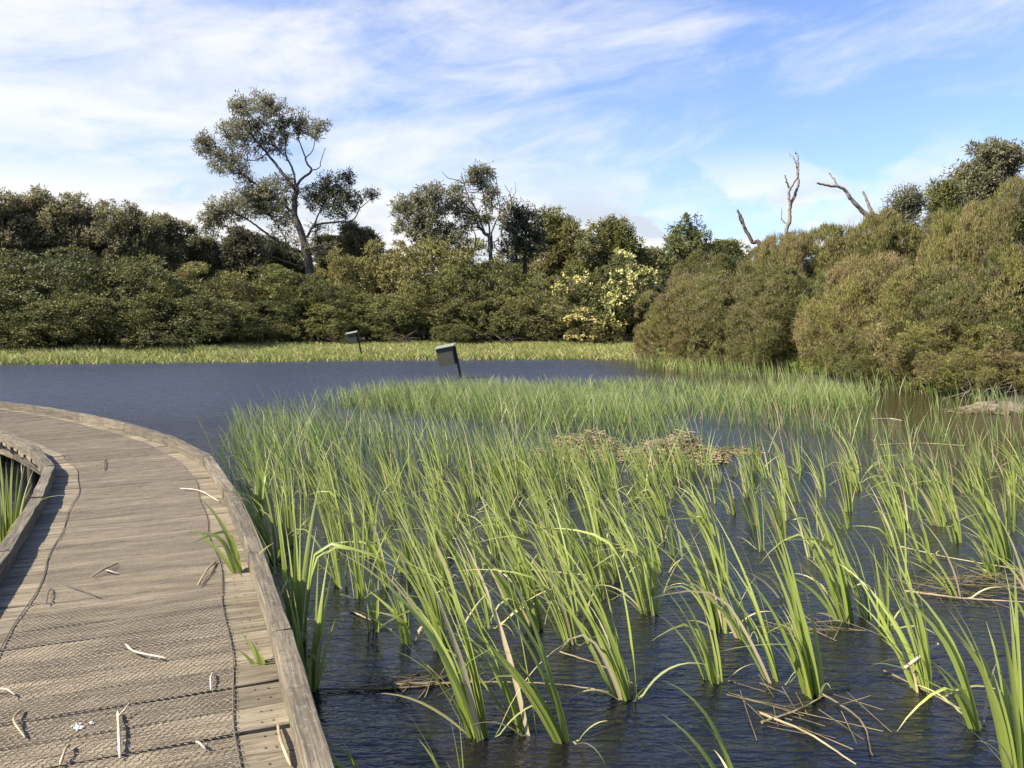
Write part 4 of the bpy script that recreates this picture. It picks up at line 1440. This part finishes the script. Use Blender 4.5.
B1 = [(300, 110, 40, 26, 20), (250, 130, 26, 22, 14), (355, 115, 35, 22, 16), (290, 165, 55, 32, 34), (370, 165, 50, 32, 30), (430, 165, 32, 26, 20), (460, 190, 26, 24, 16),
      (210, 205, 45, 28, 28), (270, 215, 50, 28, 30), (340, 225, 50, 26, 24), (400, 215, 35, 24, 16), (540, 205, 20, 16, 10), (512, 228, 16, 18, 8),
      (400, 570, 44, 40, 18), (440, 630, 40, 26, 14), (530, 630, 44, 30, 18), (350, 610, 40, 26, 14), (240, 500, 50, 26, 26), (320, 470, 50, 26, 26), (200, 540, 30, 24, 18), (260, 430, 40, 22, 20), (340, 410, 34, 22, 16), (390, 520, 34, 22, 14), (100, 230, 26, 18, 18), (95, 265, 22, 20, 11), (130, 275, 30, 20, 14), (160, 310, 36, 22, 18), (200, 270, 40, 26, 22), (215, 330, 40, 24, 20), (190, 350, 30, 18, 12), (290, 280, 40, 22, 14), (250, 375, 30, 18, 10),
      (345, 260, 30, 24, 12), (390, 280, 24, 30, 9), (380, 400, 40, 26, 18), (410, 440, 34, 30, 18), (330, 440, 50, 24, 26), (270, 450, 50, 30, 32), (215, 480, 40, 26, 26), (180, 520, 34, 26, 24), (150, 560, 16, 24, 10), (300, 490, 50, 24, 18), (370, 490, 34, 26, 12), (180, 570, 14, 20, 6)]
B1D = [(500, 420, 34, 28, 28), (550, 390, 40, 30, 34), (600, 380, 22, 20, 16), (560, 440, 50, 34, 46), (610, 450, 40, 34, 34), (500, 465, 36, 30, 28), (580, 500, 40, 24, 26), (640, 470, 18, 20, 10), (610, 362, 18, 12, 8), (700, 433, 26, 12, 14), (660, 450, 16, 20, 7), (520, 560, 30, 14, 10)]
limbs = [([z1(p) for p in L_], a, b_, y_) for L_, a, b_, y_ in T1]
blobs1 = [(*z1((a, b_)), rx / 3.49, ry / 3.49, m) for a, b_, rx, ry, m in B1]
blobs1d = [(*z1((a, b_)), rx / 3.49, ry / 3.49, m) for a, b_, rx, ry, m in B1D]
g1 = gum('gum_tree', 'tall spreading gum tree with dark leaning trunk and open crown, highest on the left', 'tree', z1((490, 760)), 62, limbs, [(a, b_, rx, ry, int(m * 2.3)) for a, b_, rx, ry, m in blobs1], L_GUM, .27, .07, 15, ydep=.4, tuft_r=.34, loose=1.42, twig=2)
# its right-hand foliage, own shade painted in as darker leaves, is a second crown part
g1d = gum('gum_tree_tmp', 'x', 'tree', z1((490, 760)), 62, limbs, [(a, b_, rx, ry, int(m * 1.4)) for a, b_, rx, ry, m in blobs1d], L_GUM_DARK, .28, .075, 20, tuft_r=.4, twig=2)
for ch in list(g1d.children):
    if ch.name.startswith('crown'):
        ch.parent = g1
        ch['label'] = 'dense foliage on the right limb, coloured darker for its shade'
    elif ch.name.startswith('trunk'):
        bpy.data.objects.remove(ch)
bpy.data.objects.remove(g1d)


def z2(p):
    return (380 + p[0] / 5.69, 150 + p[1] / 5.69)


def conv(Ls):
    return [([z2(p) for p in L_], a, b_, y_) for L_, a, b_, y_ in Ls]


def convb(Bs):
    return [(*z2((a, b_)), rx / 5.69, ry / 5.69, m) for a, b_, rx, ry, m in Bs]


GT = 'gum trees rising behind the hedge'
gum('gum_tree', 'tan-green gum with dense rounded crown, left neighbour of the one with bare branches', 'tree', z2((300, 640)), 61,
    conv([([(300, 640), (290, 520), (270, 430), (250, 330)], .28, .09, 0), ([(270, 430), (180, 350), (110, 330)], .12, .04, .1), ([(270, 430), (330, 350), (330, 270)], .12, .04, -.1)]),
    convb([(250, 260, 80, 40, 30), (310, 245, 50, 34, 22), (170, 310, 70, 40, 30), (110, 340, 45, 34, 22), (230, 340, 90, 50, 50), (320, 340, 60, 50, 34), (180, 420, 60, 44, 30), (270, 430, 70, 50, 36), (340, 430, 60, 50, 30), (95, 440, 28, 40, 12), (380, 480, 60, 40, 26), (440, 490, 60, 36, 22), (300, 490, 70, 30, 22), (240, 500, 60, 34, 24), (330, 540, 70, 34, 24), (400, 540, 60, 34, 22), (200, 480, 40, 30, 12)]),
    L_GUM, .30, .08, 26, group=GT, tuft_r=.42, loose=1.4)
gum('gum_tree', 'gum with thin crown and pale bare dead branches standing out on both sides', 'tree', z2((640, 640)), 62,
    conv([([(640, 640), (625, 540), (600, 480), (560, 430), (545, 380)], .28, .10, 0),
          ([(600, 480), (540, 330), (500, 260), (480, 200), (465, 135)], .13, .05, -.1), ([(480, 195), (440, 172), (385, 160), (355, 125)], .08, .03, -.1),
          ([(625, 540), (620, 430), (600, 330), (580, 220), (560, 140)], .12, .04, .1), ([(640, 560), (640, 450), (680, 360), (670, 250), (665, 190)], .10, .035, .1),
          ([(720, 570), (690, 480), (700, 430), (740, 350), (745, 270), (710, 205)], .13, .03, -.1), ([(745, 280), (770, 240), (770, 185)], .06, .025, 0), ([(745, 290), (738, 250), (752, 210)], .05, .02, .1),
          ([(720, 600), (700, 590), (660, 560), (645, 520)], .16, .06, -.1), ([(540, 560), (545, 500), (530, 450)], .10, .05, 0), ([(740, 430), (770, 450), (790, 480)], .05, .03, -.1)]),
    convb([(560, 110, 50, 26, 22), (520, 150, 40, 30, 20), (590, 150, 44, 36, 24), (560, 190, 50, 26, 18), (440, 215, 34, 20, 12), (410, 280, 44, 36, 24), (470, 290, 50, 30, 18), (430, 340, 50, 34, 20), (640, 240, 34, 26, 16), (630, 310, 34, 26, 14), (560, 380, 60, 34, 18), (510, 400, 50, 34, 16), (610, 400, 44, 30, 12), (470, 430, 40, 34, 12), (720, 320, 30, 40, 10), (700, 390, 34, 40, 12), (600, 230, 30, 34, 8)]),
    L_GUM, .30, .075, 26, dead=(1, 2, 5, 6, 7, 8, 9, 10), group=GT, tuft_r=.46)
gum('gum_tree', 'dark dense tree right behind the pale bare branches', 'tree', z2((820, 660)), 64,
    conv([([(820, 660), (825, 560), (830, 450), (810, 380)], .3, .1, 0), ([(825, 560), (880, 480), (890, 430)], .1, .04, 0)]),
    convb([(790, 350, 40, 30, 26), (830, 390, 60, 40, 44), (880, 440, 40, 50, 40), (800, 450, 60, 50, 50), (850, 520, 70, 50, 54), (760, 500, 50, 50, 34), (780, 580, 70, 44, 44), (880, 570, 50, 44, 30), (745, 420, 30, 40, 14)]),
    L_GUM_DARK, .32, .09, 22, group=GT, tuft_r=.45, loose=1.6, barkm=M_BARK_DARK)

# generic background trees in rounded shapes
def round_tree(name, label, px, top, w, hpx, Y, leafm, group, open_=.0, L=.3, W=.09, per=40, dens=1.0, conic=False, barkm=None):
    bot = top + hpx
    limbs = [([(px, bot + 60), (px + rng.normal(0, 2), bot), (px + rng.normal(0, 3), top + hpx * .55), (px, top + hpx * .25)], .22, .06, 0)]
    for q in range(4):
        a = rng.uniform(-1, 1)
        limbs.append(([(px, bot - hpx * .1), (px + a * w * .2, top + hpx * .6), (px + a * w * .4, top + hpx * .35)], .10, .03, rng.uniform(-.3, .3)))
    bl = []
    m = 17
    for q in range(m):
        u = rng.random()
        t = (q + .5) / m
        cy = top + hpx * (.08 + .82 * t)
        wd = w / 2 * ((t * .8 + .28) if conic else math.sqrt(max(.05, 1 - (1.75 * t - .85) ** 2)))
        cx = px + rng.uniform(-1, 1) * wd * .8
        bl.append((cx, cy, w * rng.uniform(.13, .22) * (t * .8 + .35 if conic else 1), hpx * rng.uniform(.08, .14), int(34 * dens)))
    return gum(name, label, 'tree', (px, bot + 60), Y, limbs, bl, leafm, L, W, int(per * .75), group=group, tuft_r=.42, loose=1.5, droop=.1, barkm=barkm)


GB = 'trees along the skyline'
SKY = [
    ('she_oak', -12, 196, 60, 90, 58, L_SKY, 'tan-green tree at the left end of the skyline'),
    ('she_oak', 30, 194, 56, 80, 60, L_SKY, 'rounded tan-green tree, second from left on the skyline'),
    ('she_oak', 68, 202, 56, 85, 60, L_SKY, 'olive tree left of the grey-brown ones on the skyline'),
    ('she_oak', 98, 208, 50, 80, 62, L_SKY, 'narrow olive tree in the left skyline row'),
    ('she_oak', 130, 210, 54, 80, 60, L_SKY, 'brownish tree with thin top, left skyline row'),
    ('she_oak', 165, 218, 46, 60, 63, L_SKY, 'grey-brown thin tree at the right of the left skyline row'),
    ('she_oak', 196, 240, 40, 40, 66, L_SKY, 'low greyish tree just left of the tall gum crown'),
    ('round_tree', 242, 232, 50, 46, 65, L_GUM_DARK, 'dark round tree under the left limb of the tall gum'),
    ('round_tree', 283, 244, 50, 40, 67, L_OLIVE, 'olive tree behind the tall gum trunk'),
    ('round_tree', 352, 228, 46, 40, 66, L_SKY, 'brownish round tree right of the tall gum'),
    ('round_tree', 330, 238, 40, 40, 67, L_OLIVE, 'small olive tree beside the tall gum trunk'),
    ('round_tree', 560, 214, 46, 70, 68, L_OLIVE, 'olive round tree between dark tree and light wattle'),
    ('wattle_tree', 602, 222, 74, 80, 60, L_OLIVE, 'light olive broad-crowned tree above the yellow flowering shrub'),
    ('round_tree', 648, 252, 36, 40, 64, L_SKY, 'brown round tree low between wattle and conifer-like tree'),
    ('round_tree', 726, 246, 34, 40, 66, L_OLIVE, 'small tree right of the cone-shaped green tree'),
    ('round_tree', 666, 262, 50, 40, 70, L_OLIVE, 'low olive tree left of the cone-shaped green tree'),
]
for (nm, px, top, w, hp, Y, lm, lab) in SKY:
    round_tree(nm, lab, px, top, w, hp, Y, lm, GB, dens=1.3 if nm != 'she_oak' else 1.25)
gum('cone_tree', 'cone-shaped fresh green tree standing alone left of the mound', 'tree', (690, 330), 62,
    [([(690, 330), (691, 280), (690, 250), (689, 226)], .22, .05, 0), ([(691, 275), (705, 262), (716, 252)], .08, .03, .1), ([(690, 268), (680, 256), (674, 248)], .08, .03, -.1)],
    [(689, 223, 8, 7, 14), (682, 233, 13, 7, 22), (698, 235, 12, 7, 20), (674, 245, 10, 7, 18), (690, 247, 17, 9, 34), (707, 248, 11, 8, 20), (722, 253, 9, 8, 14), (678, 257, 15, 8, 26), (702, 260, 18, 9, 30), (728, 262, 10, 8, 12)],
    L_FRESH, .30, .09, 34, group=GB, tuft_r=.42, droop=.1)
round_tree('round_tree', 'dark round tree on the skyline at the upper right', 990, 146, 64, 70, 40, L_GUM, GB, L=.2, W=.065, per=46, dens=1.5)
round_tree('round_tree', 'grey-green thin tree just right of the bent dead branch', 906, 192, 38, 56, 38, L_GUM, GB, L=.18, W=.05, per=30, dens=.7)
round_tree('round_tree', 'pale green tree left of the dark round tree at upper right', 944, 184, 32, 56, 39, L_OLIVE, GB, L=.18, W=.05, per=34, dens=.8)
# a distant belt so the bush goes on behind the hedge
for q in range(26):
    px = -420 + q * 76
    shrub('distant_tree', 'olive%d' % (q % 3), px, 246 + rng.uniform(-7, 7), 130, 84 + rng.uniform(0, 10), 'distant olive tree in the bush far behind the hedge', 'tree', 'distant trees behind the hedge')


# ------------------------------------------------------------------ bare dead branches over the mound
def z3(p):
    return (720 + p[0] / 5.69, 140 + p[1] / 5.69)


def dead_tree(label, Y, lines, m):
    b = at_y(*z3(lines[0][0][0]), Y)
    gz = float(ground_z(np.array([b.x]), np.array([Y]))[0])
    o = np.array([b.x, Y, gz - .1])
    root = empty('dead_tree', o, label, 'dead tree', 'dead trees above the mound')
    for li, (pts, r0, r1, yd) in enumerate(lines):
        P = np.array([at_y(*z3(p), Y) for p in pts])
        P[:, 1] += yd * np.linspace(0, 1, len(P))
        if li == 0:
            P = np.vstack([o[None], P])
        Q = catmull(P, 6)
        Q[3:] += rng.normal(0, .012, Q[3:].shape)
        bf = Buf()
        tube(bf, Q - o, np.linspace(r0, r1, len(Q)) * rng.uniform(.9, 1.1, len(Q)) * .75, 8)
        link('trunk' if li == 0 else 'branch', bf.mesh('branch', m, True), root)
    return root


dead_tree('short leaning dead stub with a broken forked tip, leftmost of the bare branches', 37,
          [([(230, 640), (190, 580), (150, 510), (130, 440), (110, 395)], .16, .06, .3), ([(125, 480), (105, 440), (98, 410)], .05, .02, -.2)], M_DEADWOOD_BROWN)
dead_tree('tall bare dead tree with two upright curving branches', 36,
          [([(375, 560), (395, 470), (400, 380), (430, 310), (450, 250), (445, 195), (452, 130), (450, 85), (434, 58)], .13, .03, .2),
           ([(400, 370), (390, 300), (410, 255), (440, 200), (430, 150), (405, 95)], .08, .03, -.2), ([(393, 275), (375, 240), (360, 205)], .06, .03, -.2), ([(385, 480), (355, 450), (360, 380)], .05, .02, .2), ([(405, 95), (395, 75)], .02, .01, 0)], M_DEADWOOD)
dead_tree('pale bent dead branch reaching left above the mound', 34,
          [([(880, 500), (850, 450), (790, 395), (730, 335), (680, 275), (600, 268), (530, 253)], .17, .05, -.4), ([(672, 268), (655, 225), (632, 182)], .06, .03, .2)], M_DEADWOOD)
dead_tree('short straight dead stub beside the pale bent branch', 34.5,
          [([(900, 500), (880, 440), (850, 370), (820, 290)], .14, .06, .1)], M_DEADWOOD)

# grey dead sticks in front of the far hedge
for (px, py, lab) in ((90, 346, 'dry brown fallen branches under the dark left shrubs'), (140, 344, 'brown fallen branch leaning on the shaded shrubs at left'), (400, 339, 'brown dead sticks at the foot of the middle shrubs'), (345, 340, 'thin brown dead sticks beside the farther nest box'), (505, 339, 'brown dead sticks at the foot of the shrub right of the nearer nest box')):
    c = at_y(px, py, 50 if px > 200 else 45)
    c.z = float(ground_z(np.array([c.x]), np.array([c.y]))[0])
    bf = Buf()
    for q in range(9):
        a = rng.uniform(-1, 1)
        P = np.array([(rng.normal(0, .5), rng.normal(0, .2), 0), (rng.normal(0, .5) + a * .5, rng.normal(0, .2), .5), (a * 1.5, rng.normal(0, .3), rng.uniform(.5, 1.1))])
        tube(bf, catmull(P, 4), np.linspace(.020, .008, 9), 5)
    o = link('dead_branches', bf.mesh('dead_branches', M_DEADWOOD_BROWN, True))
    o.location = c
    tag(o, lab, 'dead branch', 'dead branches at the hedge foot')
# pale bare twigs at the waterline by the rock
for (px, py, lab) in ((985, 398, 'pale bare twigs lying at the waterline behind the rock'), (880, 386, 'thin pale twigs under the overhanging shrub')):
    c = on_z(px, py)
    bf = Buf()
    for q in range(14):
        a = rng.uniform(-1, 1)
        P = np.array([(rng.normal(0, .5), rng.normal(0, .2), -.05), (rng.normal(0, .4) + a * .3, rng.normal(0, .2), .25), (a * .8, rng.normal(0, .3), rng.uniform(.2, .7))])
        tube(bf, catmull(P, 4), np.linspace(.016, .006, 9), 5)
    o = link('bare_twigs', bf.mesh('bare_twigs', M_DEADWOOD, True))
    o.location = c
    tag(o, lab, 'twigs', 'bare twigs at the right waterline')

# ------------------------------------------------------------------ light
SUN = Vector((-0.84, -0.35, 0.82)).normalized()
sun_el = math.asin(SUN.z)
sun_az = math.atan2(SUN.x, SUN.y)
ld = bpy.data.lights.new('sun', 'SUN')
ld.energy = 5.0
ld.angle = R(0.5)
ld.color = (1.0, .925, .80)
lo = bpy.data.objects.new('sun', ld)
COL.objects.link(lo)
lo.rotation_euler = SUN.to_track_quat('Z', 'Y').to_euler()
lo.location = (0, 0, 30)

W = bpy.data.worlds.new('World')
S.world = W
W.use_nodes = True
nt = W.node_tree
nt.nodes.clear()


def N(t, ins=None, **kw):
    n = nt.nodes.new(t)
    for k_, v_ in kw.items():
        setattr(n, k_, v_)
    if ins:
        for k_, v_ in ins.items():
            if isinstance(v_, bpy.types.NodeSocket):
                nt.links.new(v_, n.inputs[k_])
            else:
                n.inputs[k_].default_value = v_
    return n


def M(op, a, b=0.0, c=None):
    d_ = {0: a, 1: b}
    if c is not None:
        d_[2] = c
    return N('ShaderNodeMath', d_, operation=op).outputs[0]


def MR(v_, a, b, c=0.0, d_=1.0, t='SMOOTHSTEP'):
    return N('ShaderNodeMapRange', {'Value': v_, 'From Min': a, 'From Max': b, 'To Min': c, 'To Max': d_}, interpolation_type=t).outputs[0]


sky = N('ShaderNodeTexSky', sky_type='NISHITA')
sky.sun_disc = False
sky.sun_elevation = sun_el
sky.sun_rotation = sun_az
sky.air_density = 1.0
sky.dust_density = 0.8
sky.ozone_density = 4.0
tc = N('ShaderNodeTexCoord')
xyz = N('ShaderNodeSeparateXYZ', {0: tc.outputs['Generated']})
X_, Y_, Z_ = xyz.outputs
az = M('ARCTAN2', X_, Y_)
el = M('ARCSINE', Z_)
# high cirrus drawn out in long bands rising gently to the right
band = M('SUBTRACT', el, M('MULTIPLY', az, 0.13))
cv = N('ShaderNodeCombineXYZ', {'X': M('MULTIPLY', az, 2.6), 'Y': M('MULTIPLY', band, 9.0)})
n1 = N('ShaderNodeTexNoise', {'Vector': cv.outputs[0], 'Scale': 1.0, 'Detail': 7.0, 'Roughness': .58, 'Distortion': .55})
cv2 = N('ShaderNodeCombineXYZ', {'X': M('MULTIPLY', az, 9.0), 'Y': M('MULTIPLY', band, 24.0), 'Z': 3.0})
n2 = N('ShaderNodeTexNoise', {'Vector': cv2.outputs[0], 'Scale': 1.0, 'Detail': 6.0, 'Roughness': .6, 'Distortion': .8})
wisp = M('ADD', M('MULTIPLY', n1.outputs['Fac'], .75), M('MULTIPLY', n2.outputs['Fac'], .25))
left = MR(az, .55, -.62, 0.0, 1.0)               # more cloud towards the sun side
cir = MR(M('ADD', wisp, M('MULTIPLY', left, .15)), .43, .76, 0, .86)
# cumulus low over the trees
cv3 = N('ShaderNodeCombineXYZ', {'X': M('MULTIPLY', az, 7.0), 'Y': M('MULTIPLY', el, 13.0), 'Z': 1.7})
n3 = N('ShaderNodeTexNoise', {'Vector': cv3.outputs[0], 'Scale': 1.0, 'Detail': 7.0, 'Roughness': .52})
low = MR(el, .26, .10)
cum = MR(M('ADD', n3.outputs['Fac'], M('ADD', M('MULTIPLY', low, .19), M('MULTIPLY', left, .12))), .54, .66)
cum = M('MULTIPLY', cum, MR(el, .22, .12))
mask = M('MULTIPLY', M('MAXIMUM', cir, cum), MR(el, .66, .36))
mask = M('MULTIPLY', mask, MR(Y_, -.1, .5, .25, 1.0))
# grey undersides in the thick parts of the cumulus
cv4 = N('ShaderNodeCombineXYZ', {'X': M('MULTIPLY', az, 5.0), 'Y': M('MULTIPLY', el, 12.0), 'Z': 8.0})
n4 = N('ShaderNodeTexNoise', {'Vector': cv4.outputs[0], 'Scale': 1.0, 'Detail': 4.0})
shade = M('MULTIPLY', MR(n4.outputs['Fac'], .46, .62), cum)
cc = N('ShaderNodeMix', {0: shade}, data_type='RGBA')
cc.inputs[6].default_value = (1.0, 1.0, 1.0, 1)
cc.inputs[7].default_value = (.66, .74, .84, 1)
tn = N('ShaderNodeMix', {0: 1.0}, data_type='RGBA', blend_type='MULTIPLY')
nt.links.new(sky.outputs[0], tn.inputs[6])
tn.inputs[7].default_value = (.95, .91, 1.04, 1)
bg1 = N('ShaderNodeBackground', {'Color': tn.outputs[2], 'Strength': 0.095})
bg2 = N('ShaderNodeBackground', {'Color': cc.outputs[2], 'Strength': 0.43})
mx = N('ShaderNodeMixShader', {0: mask, 1: bg1.outputs[0], 2: bg2.outputs[0]})
ow = N('ShaderNodeOutputWorld')
nt.links.new(mx.outputs[0], ow.inputs[0])

vs = S.view_settings
vs.view_transform = 'Standard'
vs.look = 'None'
vs.exposure = 1.3
vs.gamma = 1.0
vs.use_curve_mapping = False
S.render.engine = 'CYCLES'
S.cycles.max_bounces = 6
S.cycles.diffuse_bounces = 3
S.cycles.glossy_bounces = 3
S.cycles.transmission_bounces = 3
S.cycles.use_denoising = True
S.cycles.caustics_reflective = False
S.cycles.caustics_refractive = False
